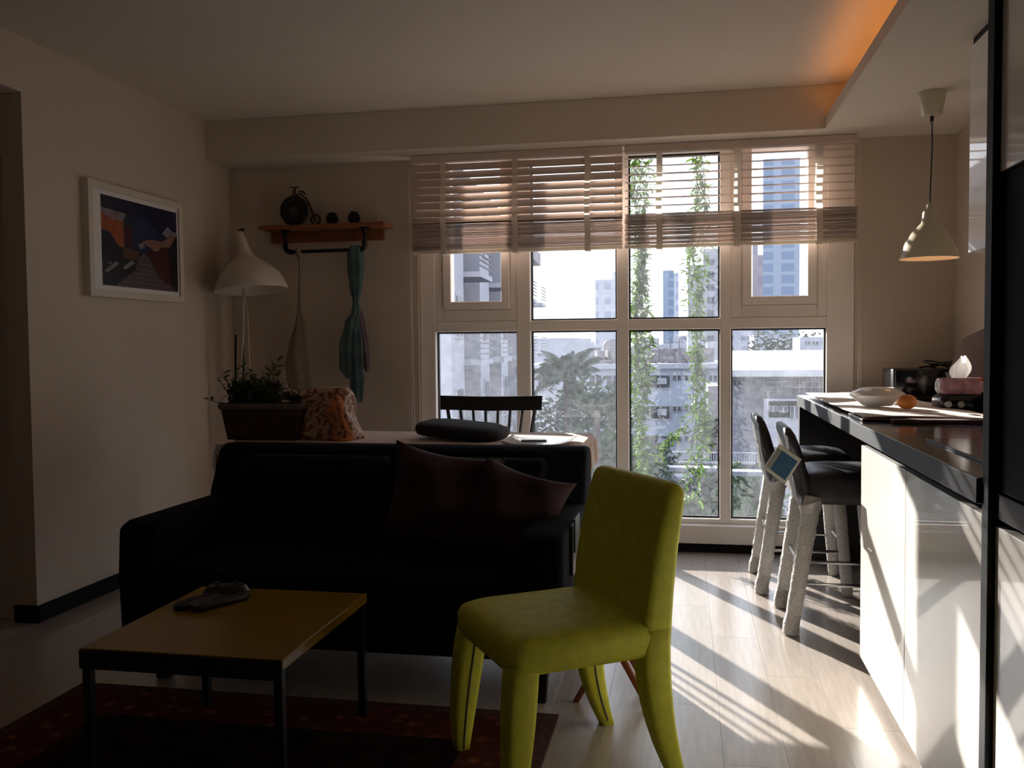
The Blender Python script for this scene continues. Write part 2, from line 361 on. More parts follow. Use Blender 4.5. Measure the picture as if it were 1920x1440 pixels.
bm = bmesh.new(); b2(bm, (XL-.122, 3.64, 0), (XL-.112, 3.70, 2.40)); b2(bm, (XL-1.5, 3.70, 0), (XL-1.0, 3.76, 2.4)); b2(bm, (XL-1.5, 3.66, 2.13), (XL-.112, 3.74, 2.4)); struct(fin(bm, 'trim_1', 'wall'), 'pale door jamb of the left doorway')
# back wall with window hole
WX0, WX1, WZ0, WZ1 = -1.642, .966, .06, ZS
bm = bmesh.new()
b2(bm, (XL, YB, 0), (WX0, YW, ZC)); b2(bm, (WX1, YB, 0), (XR+.12, YW, ZC)); b2(bm, (WX0, YB, WZ1), (WX1, YW, ZC)); b2(bm, (WX0, YB, -.1), (WX1, YW, WZ0))
struct(fin(bm, 'wall_back', 'wall'), 'warm white wall around the tall window')
bm = bmesh.new(); b2(bm, (XR, YN, 0), (XR+.12, YB, ZC)); struct(fin(bm, 'wall_right', 'wall'), 'kitchen side wall behind the counter')
bm = bmesh.new(); b2(bm, (XL-1.6, YN-.12, 0), (XR+.12, YN, ZC)); struct(fin(bm, 'wall_near', 'wall'), 'wall behind the camera')
bm = bmesh.new(); b2(bm, (XL-1.6, YN-.12, ZC), (XR+.12, YW, ZC+.15)); struct(fin(bm, 'ceiling', 'ceil'), 'smooth living room ceiling')
# beam in front of the window wall, kitchen soffit with cove lip
bm = bmesh.new(); b2(bm, (XL, 5.217, ZS), (XR, YB, ZC)); bevel_all(bm, .003, 1); struct(fin(bm, 'trim_2', 'ceil'), 'deep ceiling beam running above the window')
bm = bmesh.new(); b2(bm, (.754, YN, ZS), (XR, 5.217, ZS+.022)); b2(bm, (.754, YN, ZS+.022), (.772, 5.217, ZS+.062)); b2(bm, (1.0, YN, ZS+.022), (XR, 5.217, ZC))
struct(fin(bm, 'trim_3', 'ceil'), 'lowered kitchen ceiling with light cove along its edge')
bm = bmesh.new(); b2(bm, (.80, 2.6, ZS+.024), (.815, 5.05, ZS+.034)); tag(fin(bm, 'led_strip', 'led'), 'amber glowing light strip hidden in the ceiling cove', 'light')
# baseboards
bm = bmesh.new(); b2(bm, (XL, 3.605, 0), (XL+.014, YB, .078), .002); b2(bm, (XL-.11, 3.606, 0), (XL+.014, 3.62, .078)); struct(fin(bm, 'baseboard_left', 'skirt'))
bm = bmesh.new(); b2(bm, (XL, YB-.014, 0), (XR, YB, .055), .002); struct(fin(bm, 'baseboard_back', 'skirt'))

# ------------------------------------------------------------------ window
wn = empty_struct('window_1', 'tall white framed window of eight panes with two top casements', (-.33, YB, 0))
def wpart(name, boxes, m='frame', parent=None, bev=.004):
    bm = bmesh.new()
    for lo, hi in boxes: b2(bm, Vector(lo), Vector(hi))
    if bev: bevel_all(bm, bev, 1)
    o = fin(bm, name, m); o.parent = parent or wn
    o.matrix_parent_inverse = Matrix.Translation(-Vector((-.33, YB, 0))) if not parent else parent.matrix_parent_inverse
    return o
FY0, FY1 = 5.53, 5.62
VX = [(-1.64, -1.541), (-1.019, -.934), (-.403, -.332), (.207, .272), (.813, .965)]     # jambs and mullions
ZB, ZT0, ZT1, ZH = .195, 1.335, 1.40, 2.385
for i, (a, b) in enumerate(VX):
    wpart('jamb' if i in (0, 4) else 'mullion', [((a, FY0, .06), (b, FY1, ZS-.002))])
for i in range(4):
    a, b = VX[i][1], VX[i+1][0]
    wpart('transom', [((a, FY0+.002, ZT0), (b, FY1-.002, ZT1))])
    wpart('bottom_rail', [((a, FY0+.002, .10), (b, FY1-.002, ZB))])
    wpart('top_rail', [((a, FY0+.002, ZH), (b, FY1-.002, ZS-.002))])
wpart('sill', [((-1.641, 5.475, .055), (.965, 5.53, .165))])
def pane(x0, x1, z0, z1, parent=None, y=5.585):
    g = .010
    wpart('gasket', [((x0, y-.012, z0), (x0+g, y+.012, z1)), ((x1-g, y-.012, z0), (x1, y+.012, z1)), ((x0+g, y-.012, z0), (x1-g, y+.012, z0+g)), ((x0+g, y-.012, z1-g), (x1-g, y+.012, z1))], 'gasket', parent, 0)
    bm = bmesh.new(); v = [bm.verts.new(p) for p in ((x0, y, z0), (x1, y, z0), (x1, y, z1), (x0, y, z1))]; bm.faces.new(v)
    o = fin(bm, 'pane', 'glass'); o.parent = parent or wn; o.matrix_parent_inverse = Matrix.Translation(-Vector((-.33, YB, 0))) if not parent else parent.matrix_parent_inverse
for i in range(4):
    a, b = VX[i][1], VX[i+1][0]
    pane(a, b, ZB, ZT0)
    if i in (1, 2): pane(a, b, ZT1, ZH)
for a, b, g0, g1 in ((-1.541, -1.019, -1.434, -1.115), (.272, .813, .389, .705)):
    # fixed surround then opening sash, proud of the frame
    s0, s1, zs = g0-.055, g1+.055, 1.472
    wpart('casement_surround', [((a, FY0+.006, ZT1), (s0, FY1-.01, ZH)), ((s1, FY0+.006, ZT1), (b, FY1-.01, ZH)), ((s0, FY0+.006, ZT1), (s1, FY1-.01, zs))])
    sh = wpart('sash', [((s0+.002, FY0-.012, zs+.002), (g0, FY1-.012, ZH)), ((g1, FY0-.012, zs+.002), (s1-.002, FY1-.012, ZH)), ((g0, FY0-.012, zs+.002), (g1, FY1-.012, 1.523))])
    sh['label'] = 'opening casement sash'
    pane(g0, g1, 1.523, ZH, sh)
    bm = bmesh.new(); cx = (g0+g1)/2; b2(bm, (cx-.012, FY0-.03, 1.462), (cx+.012, FY0-.002, 1.490), .003); b2(bm, (cx-.045, FY0-.028, 1.470), (cx+.04, FY0-.018, 1.480), .002)
    o = fin(bm, 'handle', 'button', None, True); o.parent = sh; o.matrix_parent_inverse = sh.matrix_parent_inverse
wpart('shadow_gap', [((s, FY0+.02, 1.466), (e, FY0+.03, 1.474)) for s, e in ((-1.489, -1.06), (.334, .76))], 'gasket', None, 0)

# ------------------------------------------------------------------ blinds
def blind(x0, x1, tapes, tilt, label, n=8):
    t = thing('venetian_blind', label, 'blind', ((x0+x1)/2, 5.40, ZS-.002))
    L = x1-x0; cx = (x0+x1)/2
    bm = bmesh.new(); b2(bm, (-L/2, -.028, -.045), (L/2, .028, 0), .003); fin(bm, 'head_rail', 'slat', t)
    bm = bmesh.new(); bx(bm, (0, 0, 0), (L, .050, .003), .001, seg=1); s0 = fin(bm, 'slat', 'slat', t); me = s0.data
    s0.location = (0, 0, -.075); s0.rotation_euler = (tilt, 0, 0)
    for i in range(1, n):
        inst('slat', me, t, (0, 0, -.075-i*.0462), (tilt+random.uniform(-.03, .03), random.uniform(-.0015, .0015), 0))
    z = -.405
    for i in range(21):
        inst('slat', me, t, (random.uniform(-.003, .003), random.uniform(-.006, .006), z-i*.0084), (random.uniform(-.05, .05)+ (tilt*.2 if i < 3 else 0), random.uniform(-.001, .001), 0))
    bm = bmesh.new(); b2(bm, (-L/2, -.026, -.597), (L/2, .026, -.580), .003); fin(bm, 'bottom_rail', 'tape', t)
    for tx in tapes:
        bm = bmesh.new()
        for sy in (-.031, .031):
            def fn(u, v, sy=sy):
                zz = -.04 - v*.555; bulge = (.010*math.sin(v*22) if v > .62 else 0)
                return ((tx-cx) - .017 + .034*u + (.003*math.sin(v*9)), sy*(1+.25*(v > .62)) + bulge*(1 if sy > 0 else -1)*.5, zz)
            surf(bm, fn, 2, 30)
        b2(bm, (tx-cx-.017, -.036, -.603), (tx-cx+.017, .036, -.598))
        fin(bm, 'ladder_tape', 'tape', t, True)
    return t
b1 = blind(-1.642, -.357, (-1.439, -.996, -.562), math.radians(65), 'left venetian blind with taupe slats tilted half shut')
b2_ = blind(-.343, .953, (-.144, .298, .747), math.radians(3), 'right venetian blind with taupe slats open flat')
for par, xx, zl in ((b1, -1.655, -1.66), (b2_, .962, -1.55)):
    bm = bmesh.new()
    for dx in (0, .016): tube(bm, [(xx-par.location.x+dx*s_, -.02, -.02+s_*zl) for s_ in (0, .3, .6, 1)], .0022, 6)
    fin(bm, 'pull_cord', 'cord', par, True)

# ------------------------------------------------------------------ kitchen: base cabinets, counter, tall unit, upper cabinets
ZK = .951
def cabinet(y0, y1, label):
    t = thing('base_cabinet', label, 'cabinet', (.97, (y0+y1)/2, 0)); h = (y1-y0)/2
    bm = bmesh.new(); b2(bm, (-.29, -h+.001, .09), (.50, h-.001, .862)); fin(bm, 'carcass', 'dark', t)
    bm = bmesh.new(); b2(bm, (-.24, -h, 0), (.40, h, .088)); fin(bm, 'toe_kick', 'dark', t)
    bm = bmesh.new(); b2(bm, (-.316, -h+.002, .055), (-.292, h-.002, .862), .002); fin(bm, 'door', 'cabinet', t)
    return t
cabinet(2.886, 3.587, 'white gloss base cabinet at the stool end of the counter')
cabinet(2.132, 2.884, 'white gloss base cabinet next to the black tall unit')
bm = bmesh.new(); b2(bm, (.70, 2.132, .864), (1.46, 3.587, .892)); tag(fin(bm, 'grip_channel', 'edge'), 'black recessed grip channel under the counter top', 'trim')
# worktop with recessed hob place, overhanging the stools
bm = bmesh.new(); b2(bm, (.63, 2.128, .893), (XR-.002, 5.36, ZK), .003); wt = tag(fin(bm, 'worktop', 'stone'), 'long black polished worktop running from the tall unit to the window', 'worktop')
bm = bmesh.new(); b2(bm, (.6275, 2.128, .894), (.6298, 5.36, ZK-.002), .0008); fin(bm, 'front_edge', 'edge', wt)
bm = bmesh.new(); b2(bm, (.634, 5.285, 0), (XR-.01, 5.345, .891), .002); tag(fin(bm, 'end_panel', 'dark'), 'black end panel carrying the worktop next to the window', 'panel')
bm = bmesh.new(); b2(bm, (1.16, 3.60, 0), (1.20, 5.28, .891), .002); tag(fin(bm, 'back_panel', 'dark'), 'black panel behind the bar stools under the worktop', 'panel')
bm = bmesh.new(); b2(bm, (.72, 2.30, ZK+.0005), (1.24, 2.92, ZK+.006), .002); hb = tag(fin(bm, 'hob', 'blackgloss'), 'flat black glass hob let into the worktop', 'hob')
bm = bmesh.new(); b2(bm, (.717, 2.295, ZK+.0005), (.72, 2.922, ZK+.0062)); b2(bm, (.72, 2.92, ZK+.0005), (1.24, 2.923, ZK+.0062)); fin(bm, 'rim', 'dark', hb)
# tall unit with oven
tu = thing('tall_unit', 'black framed tall kitchen unit with oven at right edge', 'cabinet', (.97, 1.595, 0))
bm = bmesh.new(); b2(bm, (-.29, -.50, .05), (.50, .50, ZS-.003)); fin(bm, 'carcass', 'dark', tu)
bm = bmesh.new(); b2(bm, (-.332, .488, 0), (.50, .530, ZS-.003), .001); fin(bm, 'side_panel', 'edge', tu)
bm = bmesh.new(); b2(bm, (-.318, -.49, 1.604), (-.292, .484, ZS-.01), .002); fin(bm, 'door', 'cabinet', tu)
bm = bmesh.new(); b2(bm, (-.314, -.49, .93), (-.292, .484, 1.598), .003); ov = fin(bm, 'oven', 'ovenblack', tu)
bm = bmesh.new(); b2(bm, (-.318, -.49, .872), (-.292, .484, .926), .002); fin(bm, 'trim_strip', 'edge', tu)
bm = bmesh.new(); b2(bm, (-.318, -.49, .055), (-.292, .484, .855), .002); fin(bm, 'drawer_front', 'cabinet', tu)
# upper cabinets
for y0, y1, lab in ((2.99, 3.80, 'white gloss wall cabinet nearest the pendant lamp'), (2.18, 2.986, 'white gloss wall cabinet beside the tall unit')):
    t = thing('wall_cabinet', lab, 'cabinet', (1.28, (y0+y1)/2, 1.59)); h = (y1-y0)/2
    bm = bmesh.new(); b2(bm, (-.175, -h, 0), (.215, h, .79)); fin(bm, 'carcass', 'cabinet', t)
    bm = bmesh.new(); b2(bm, (-.20, -h+.002, 0), (-.178, h-.002, .785), .002); fin(bm, 'door', 'cabinet', t)
    bm = bmesh.new(); b2(bm, (-.19, -h, .79), (.215, h, .818)); b2(bm, (-.19, h-.004, .0), (-.178, h+.003, .79)); fin(bm, 'shadow_gap', 'edge', t)  # solid black strips stand in for the dark gap above and beside

# ------------------------------------------------------------------ pendant lamp
PX, PY = 1.135, 4.57
t = thing('pendant_lamp', 'cream enamel pendant lamp hanging lit over the counter', 'lamp', (PX, PY, ZS))
bm = bmesh.new(); lathe(bm, [(.0, -.001), (.064, -.001), (.062, -.01), (.043, -.108), (.040, -.112), (0, -.112)], 28); fin(bm, 'canopy', 'pend', t, True)
bm = bmesh.new(); tube(bm, [(0, 0, -.11), (.003, 0, -.25), (-.002, 0, -.4), (-.006, 0, -.535)], .0032, 8); lathe(bm, [(.009, -.11), (.009, -.135), (.0032, -.14)], 12); fin(bm, 'cord', 'plastic', t, True)
bm = bmesh.new(); c = (-.006, 0, 0)
prof = [(.012, -.52), (.014, -.545), (.026, -.55), (.030, -.56), (.036, -.605), (.046, -.615), (.074, -.645), (.103, -.69), (.122, -.735), (.131, -.765), (.1325, -.772)]
inn = [(r-.003, z-.001) for r, z in prof[::-1]]
lathe(bm, prof, 40, c); fin(bm, 'shade', 'pend', t, True)
bm = bmesh.new(); lathe(bm, inn[:7], 40, c); lathe(bm, [(.1325, -.772), (.1295, -.773)], 40, c); fin(bm, 'shade_lining', 'white', t, True)
bm = bmesh.new(); lathe(bm, [(.001, -.735), (.018, -.728), (.028, -.71), (.026, -.69), (.014, -.665), (.013, -.63)], 16, c); fin(bm, 'bulb', 'bulb', t, True)

# ------------------------------------------------------------------ sofa
def sofa():
    t = thing('sofa', 'black fabric two seat sofa with splayed back facing the coffee table', 'sofa', (-1.24, 3.5, 0))
    ox, oy = 1.24, -3.5
    def part(fn, name, m='sofa', bev=.02, seg=3, par=t):
        bm = bmesh.new(); fn(bm)
        if bev: bevel_all(bm, bev, seg)
        bmesh.ops.translate(bm, vec=(ox, oy, 0), verts=bm.verts)
        return fin(bm, name, m, par, True)
    part(lambda bm: prism(bm, [(3.66, .14), (3.655, .45), (3.70, .62), (3.79, .795), (3.84, .812), (3.95, .808), (4.0, .77), (3.99, .45), (3.94, .14)], 'x', -2.085, -.405), 'back', bev=.022)
    for x0, x1 in ((-2.085, -1.93), (-.56, -.405)):
        part(lambda bm: prism(bm, [(3.03, .15), (3.015, .40), (3.03, .585), (3.09, .602), (3.45, .60), (3.70, .598), (3.80, .50), (3.80, .15)], 'x', x0, x1), 'arm', bev=.022)
    part(lambda bm: b2(bm, (-1.95, 3.045, .15), (-.54, 3.90, .285)), 'base')
    for x0, x1 in ((-1.925, -1.248), (-1.242, -.565)):
        part(lambda bm: b2(bm, (x0, 3.03, .285), (x1, 3.72, .43)), 'seat_cushion', bev=.035)
        part(lambda bm: prism(bm, [(3.60, .43), (3.575, .52), (3.62, .70), (3.70, .775), (3.80, .77), (3.74, .43)], 'x', x0, x1), 'back_cushion', bev=.03)
    for x, y in ((-1.948, 3.10), (-.50, 3.10), (-1.948, 3.90), (-.50, 3.90)):
        part(lambda bm: sweep(bm, [rrect(x, y, .05, .05, .01, 0), rrect(x, y, .075, .075, .01, .15)]), 'leg', 'blackmetal', 0)
    return t
sofa()
def sofa_cushion(w, h, tt, loc, rot, label, seed):
    bm = pillow(w, h, tt, seed=seed, pinch=.15, wr=.03); o = fin(bm, 'throw_cushion', 'cushion', None, True, loc, rot, auto=False)
    tag(o, label, 'cushion')
sofa_cushion(.46, .42, .15, (-.955, 3.48, .635), (math.radians(72), math.radians(9), math.radians(4)), 'dark maroon throw cushion, left one of the pair on the sofa', 3)
sofa_cushion(.39, .37, .14, (-.645, 3.42, .60), (math.radians(70), math.radians(15), math.radians(-10)), 'dark maroon throw cushion leaning in the right corner of the sofa', 9)
# magazine pocket on the right arm
bm = bmesh.new(); b2(bm, (-.402, 3.20, .42), (-.392, 3.40, .60), .002); b2(bm, (-.392, 3.22, .50), (-.386, 3.36, .62), .001); tag(fin(bm, 'arm_pocket', 'plastic'), 'dark pocket hanging on the outside of the right sofa arm', 'pocket')

# ------------------------------------------------------------------ coffee table
t = thing('coffee_table', 'low coffee table with ochre yellow top and black steel frame', 'table', (-1.347, 2.538, 0))
bm = bmesh.new(); b2(bm, (-.300, -.326, .392), (.300, .326, .422), .0025); fin(bm, 'tabletop', 'yellow', t)
bm = bmesh.new(); b2(bm, (-.302, -.33, .365), (.298, -.327, .418)); b2(bm, (-.298, -.325, .365), (.296, -.300, .391)); b2(bm, (-.298, .300, .365), (.296, .325, .391)); b2(bm, (-.285, -.300, .372), (-.265, .300, .391)); b2(bm, (.255, -.300, .372), (.275, .300, .391)); fin(bm, 'frame', 'blackmetal', t)
for sx_ in (-1, 1):
    for sy in (-1, 1):
        bm = bmesh.new(); bx(bm, (sx_*.285-.001, sy*.312, .1825), (.025, .025, .365), .002, seg=1); fin(bm, 'leg', 'blackmetal', t)
# things on the coffee table
def remote(loc, rz, l, w, h, label):
    r = thing('remote_control', label, 'remote', loc, rz)
    bm = bmesh.new(); sweep(bm, [rrect(0, 0, l*.94, w*.9, .012, 0), rrect(0, 0, l, w, .014, h*.4), rrect(0, 0, l*.97, w*.93, .014, h*.85), rrect(0, 0, l*.9, w*.82, .012, h)]); fin(bm, 'body', 'plastic', r, True)
    for i in range(6):
        for j in (-1, 0, 1):
            bm = bmesh.new(); lathe(bm, [(0, .002), (.0045, .0018), (.005, 0)], 10, (-l*.32+i*l*.12, j*w*.26, h)); fin(bm, 'button', 'button', r, True)
remote((-1.47, 2.66, .423), math.radians(62), .20, .055, .022, 'black remote control lying on top edge of the coffee table, right one')
remote((-1.545, 2.655, .423), math.radians(70), .17, .05, .02, 'black remote control lying nearest the left edge of the coffee table')
t = thing('game_controller', 'black angular gadget standing on the coffee table near the sofa', 'gadget', (-1.50, 2.76, .423), math.radians(20))
bm = bmesh.new(); sweep(bm, [rrect(0, 0, .13, .06, .02, 0), rrect(0, 0, .15, .075, .03, .018), rrect(0, .004, .12, .05, .02, .036)]); fin(bm, 'body', 'plastic', t, True)
for sx_ in (-1, 1):
    bm = bmesh.new(); lathe(bm, [(0, .014), (.009, .012), (.009, .008), (.005, .006), (.005, 0)], 12, (sx_*.03, 0, .036)); fin(bm, 'stick', 'button', t, True)

# ------------------------------------------------------------------ lime chair
def lime_chair():
    f = Vector((-.837, -.548, 0)); ang = math.atan2(f.y, f.x)          # local +x is the front
    t = thing('dining_chair', 'lime green upholstered dining chair standing beside the coffee table', 'chair', (-.355, 2.625, 0), ang)
    w = .46
    # seat: local x from -.22 to .25, y = side
    bm = bmesh.new()
    rings = [rrect(.02, 0, .46, w-.01, .03, .375, n=3), rrect(.02, 0, .475, w+.005, .04, .39, n=3), rrect(.02, 0, .48, w+.01, .045, .435, n=3), rrect(.018, 0, .465, w-.006, .05, .458, n=3), rrect(.014, 0, .42, w-.05, .06, .472, n=3), rrect(.01, 0, .30, w-.18, .06, .479, n=3)]
    sweep(bm, rings); fin(bm, 'seat', 'lime', t, True, auto=False)
    # backrest: lofted slab leaning back, thick at seat and rounded on top
    bm = bmesh.new(); secs = []
    for z, xf, th, ww, dr in ((.40, -.145, .092, .462, 0), (.47, -.147, .092, .468, 0), (.56, -.156, .088, .474, 0), (.68, -.178, .080, .474, .0), (.79, -.206, .072, .468, .0), (.832, -.217, .066, .458, 0), (.848, -.224, .048, .440, 0), (.855, -.232, .024, .40, 0)):
        secs.append(rrect(xf-th/2, 0, th, ww, .022, z, n=3))
    sweep(bm, secs)
    for v in bm.verts:
        if v.co.z > .75: v.co.z += .010*(1-(v.co.y/.23)**2)
    fin(bm, 'backrest', 'lime', t, True, auto=False)
    # legs: two zipped covers each, bowed
    def leg(xt, xm, xb, y, ym, yb, wt_, wm, wb, top=.40, front=True):
        bm = bmesh.new(); secs = []
        for k in range(9):
            s = k/8; z = top*(1-s)
            cx = (1-s)**2*xt + 2*s*(1-s)*xm + s*s*xb; cy = (1-s)**2*y + 2*s*(1-s)*ym + s*s*yb
            ww = (1-s)**2*wt_ + 2*s*(1-s)*wm + s*s*wb
            secs.append(rrect(cx, cy, ww, ww*.92, .02*(1-.5*s), z, n=2))
        sweep(bm, secs[::-1]); o = fin(bm, 'leg', 'lime', t, True, auto=False)
        # zip up the inner side
        sgn = -1 if y > 0 else 1
        bm = bmesh.new(); pts = []
        for k in range(12):
            s = .04+.92*k/11; z = top*(1-s)
            cx = (1-s)**2*xt + 2*s*(1-s)*xm + s*s*xb; cy = (1-s)**2*y + 2*s*(1-s)*ym + s*s*yb; ww = (1-s)**2*wt_ + 2*s*(1-s)*wm + s*s*wb
            pts.append((cx, cy+sgn*ww*.46, z))
        tube(bm, pts, .0032, 6); fin(bm, 'zip', 'zip', o, True)
    for s_ in (-1, 1):
        leg(.212, .240, .248, s_*.188, s_*.216, s_*.210, .088, .092, .044)
        leg(-.190, -.165, -.262, s_*.192, s_*.212, s_*.215, .092, .090, .044, top=.45)
    return t
lime_chair()

# reddish folding stool legs behind the chair
t = thing('wooden_stool', 'reddish wooden stool with crossed legs behind the lime green chair', 'stool', (-.25, 3.13, 0))
for p, q in (((.125, -.02, 0), (-.06, .02, .33)), ((-.125, -.02, 0), (.06, .02, .33)), ((.11, .17, 0), (-.05, .13, .33)), ((-.11, .17, 0), (.05, .13, .33))):
    bm = bmesh.new(); p = Vector(p); q = Vector(q); d = (q-p)
    sweep(bm, [[(c_[0]+p.x, c_[1]+p.y, 0) for c_ in rrect(0, 0, .022, .022, .004, 0)], [(c_[0]+q.x, c_[1]+q.y, q.z) for c_ in rrect(0, 0, .032, .026, .004, 0)]]); fin(bm, 'leg', 'redwood', t, True)
bm = bmesh.new(); b2(bm, (-.11, -.02, .33), (.11, .17, .352), .006); fin(bm, 'seat', 'redwood', t, True)

# ------------------------------------------------------------------ rug
rg = thing('rug', 'dark red patterned carpet under the coffee table', 'rug', (-1.31, 2.1, 0))
RW, RD = .895, .875
bm = bmesh.new(); b2(bm, (-RW, -RD, .0005), (RW, RD, .009), .003); fin(bm, 'border', 'rug', rg)
m = bpy.data.materials.new('rug_pattern'); m.use_nodes = True; n = m.node_tree; p = n.nodes['Principled BSDF']; p.inputs['Roughness'].default_value = 1; p.inputs['Specular IOR Level'].default_value = .1
tcn = n.nodes.new('ShaderNodeTexCoord'); vo = n.nodes.new('ShaderNodeTexVoronoi'); vo.inputs['Scale'].default_value = 16; n.links.new(tcn.outputs['Object'], vo.inputs['Vector'])
rr = n.nodes.new('ShaderNodeValToRGB'); rr.color_ramp.elements[0].color = (.34, .17, .08, 1); rr.color_ramp.elements[1].color = (.08, .02, .015, 1); rr.color_ramp.elements[1].position = .45
e = rr.color_ramp.elements.new(.2); e.color = (.17, .05, .03, 1); n.links.new(vo.outputs['Distance'], rr.inputs[0]); n.links.new(rr.outputs[0], p.inputs['Base Color']); M['rugpat'] = m
M['rugfield'] = mat('rug_dark_field', (.022, .010, .010), 1, noise=.7, nscale=14, spec=.1)
bm = bmesh.new(); b2(bm, (-RW+.06, -RD+.06, .009), (RW-.06, RD-.06, .0105)); fin(bm, 'patterned_band', 'rugpat', rg)
bm = bmesh.new(); b2(bm, (-RW+.26, -RD+.26, .0105), (RW-.26, RD-.26, .012)); fin(bm, 'field', 'rugfield', rg)

# ------------------------------------------------------------------ floor lamp in the corner
t = thing('floor_lamp', 'white floor lamp with swooping bell shade in the left corner', 'lamp', (-2.70, 5.22, 0))
bm = bmesh.new()
def bell(u, v):
    # v 0 top neck .. 1 rim ; leaning neck
    a = 2*PI*u; R_ = [(.018, .375), (.023, .345), (.031, .285), (.045, .235), (.072, .200), (.122, .165), (.175, .110), (.208, .052), (.225, .0)]
    k = v*(len(R_)-1); i = min(int(k), len(R_)-2); fr = k-i; r = R_[i][0]*(1-fr)+R_[i+1][0]*fr; z = R_[i][1]*(1-fr)+R_[i+1][1]*fr
    x = r*math.cos(a) - max(0, z-.13)*.20; y = r*math.sin(a); return (x, y, z)
surf(bm, bell, 36, 33, closeu=True)
sh = fin(bm, 'lamp_shade', 'white', t, True, auto=False); sh.location = (.075, 0, 1.60); sh.rotation_euler = (math.radians(-3), math.radians(-5), 0)
md = sh.modifiers.new('th', 'SOLIDIFY'); md.thickness = .003
bm = bmesh.new(); tube(bm, [(-.035, 0, .375), (-.038, 0, .385)], .017, 16); o = fin(bm, 'cap', 'plastic', sh, True)
bm = bmesh.new(); tube(bm, [(-.005, 0, 1.05), (.012, 0, 1.35), (.02, 0, 1.62)], .009, 10); fin(bm, 'upper_pole', 'steelw', t, True)
for dx in (-.038, .012):
    bm = bmesh.new(); tube(bm, [(dx-.035, 0, .02), (dx, 0, 1.33)], .0062, 8); fin(bm, 'side_rod', 'pipe', t, True)
bm = bmesh.new(); tube(bm, [(-.035, 0, .01), (-.012, 0, 1.1)], .010, 10); fin(bm, 'lower_pole', 'steelw', t, True)
bm = bmesh.new(); lathe(bm, [(0, .022), (.10, .022), (.125, .012), (.13, 0)], 32, (-.035, 0, 0)); fin(bm, 'base', 'steelw', t, True)
bm = bmesh.new(); tube(bm, [(.03, 0, 1.60), (.04, -.01, 1.54), (.055, -.02, 1.45), (.06, -.02, 1.3), (.056, -.01, 1.15), (.062, -.01, 1.0), (.03, 0, .8), (-.02, 0, .4), (-.03, .0, .03)], .003, 6); fin(bm, 'cable', 'cord', t, True)

# ------------------------------------------------------------------ picture on the left wall
t = thing('picture_frame', 'white framed photo print of a hillside stairway on the left wall', 'picture', (XL, 4.435, 1.80))
fw, fh, dp = .425, .287, .042
bm = bmesh.new(); tk = .035
b2(bm, (0, -fw, -fh), (dp, fw, -fh+tk)); b2(bm, (0, -fw, fh-tk), (dp, fw, fh)); b2(bm, (0, -fw, -fh+tk), (dp, -fw+tk, fh-tk)); b2(bm, (0, fw-tk, -fh+tk), (dp, fw, fh-tk)); fin(bm, 'frame', 'white', t)
bm = bmesh.new(); b2(bm, (0, -fw+tk, -fh+tk), (dp-.012, fw-tk, fh-tk)); fin(bm, 'mat_board', 'paper', t)
# flat print made of coloured shapes (u 0..1 left to right = y, v 0..1 up)
pcols = {'sky': (.010, .013, .045), 'skyl': (.016, .028, .085), 'wht': (.22, .19, .21), 'org': (.33, .085, .028), 'dk': (.008, .008, .016), 'red': (.06, .008, .010), 'step': (.11, .085, .095), 'stepd': (.06, .045, .05), 'brn': (.09, .04, .025), 'blu': (.02, .03, .05), 'tan': (.24, .13, .09)}
pk = list(pcols); pm_ = [mat('print_'+k, pcols[k], .35, noise=.25, nscale=30) for k in pk]
shapes = [('sky', [(0, 0), (1, 0), (1, 1), (0, 1)]), ('skyl', [(.3, .35), (.75, .35), (.8, .6), (.55, .85), (.25, .8)]), ('dk', [(0, 0), (.5, 0), (.5, .42), (.25, .5), (0, .5)]),
 ('org', [(0, .82), (.27, .80), (.27, .45), (.2, .46), (.1, .6), (0, .62)]), ('wht', [(0, .86), (.30, .84), (.29, .74), (.1, .76), (0, .8)]), ('blu', [(.27, .78), (.33, .82), (.40, .7), (.40, .5), (.27, .48)]), ('red', [(.29, .70), (.36, .70), (.37, .48), (.29, .47)]),
 ('tan', [(.5, .56), (.62, .60), (.78, .60), (.9, .68), (1, .70), (1, .58), (.8, .52), (.6, .50)]), ('wht', [(.45, .52), (.52, .55), (.54, .49), (.47, .46)]), ('brn', [(.25, .46), (.46, .44), (.48, .30), (.25, .34)]),
 ('wht', [(.78, .70), (.86, .80), (.95, .74), (1, .76), (1, .70), (.85, .66)]), ('red', [(.56, .44), (.75, .52), (1, .58), (1, .04), (.80, .10), (.66, .26)]), ('dk', [(.86, .5), (1, .72), (1, .04), (.9, .08)]),
 ('step', [(.14, 0), (.98, .0), (.72, .16), (.58, .38), (.52, .42), (.46, .36), (.40, .20)]), ('wht', [(.02, .16), (.16, .28), (.20, .26), (.06, .14)]), ('wht', [(.24, .22), (.36, .32), (.40, .29), (.28, .2)]), ('wht', [(.05, .24), (.10, .27), (.11, .25)]), ('tan', [(.62, .50), (.72, .53), (.74, .49), (.66, .46)])]
for k in range(7):
    y = .03+.055*k; a = .20+.035*k*1.4; b = .92-.06*k; shapes.append(('stepd', [(min(a, .5), y), (max(b, .58), y-.006), (max(b, .58), y+.006), (min(a, .5), y+.012)]))
bm = bmesh.new(); y0, y1, z0, z1 = -.315, .378, -.228, .228; zz = 0
for k, poly in shapes:
    vs_ = [bm.verts.new((dp-.0115+zz, y0+(y1-y0)*u, z0+(z1-z0)*v)) for u, v in poly]; fc = bm.faces.new(vs_); fc.material_index = pk.index(k); zz += .00012
me = bpy.data.meshes.new('print'); bm.to_mesh(me); bm.free(); link('print', me, pm_, t)

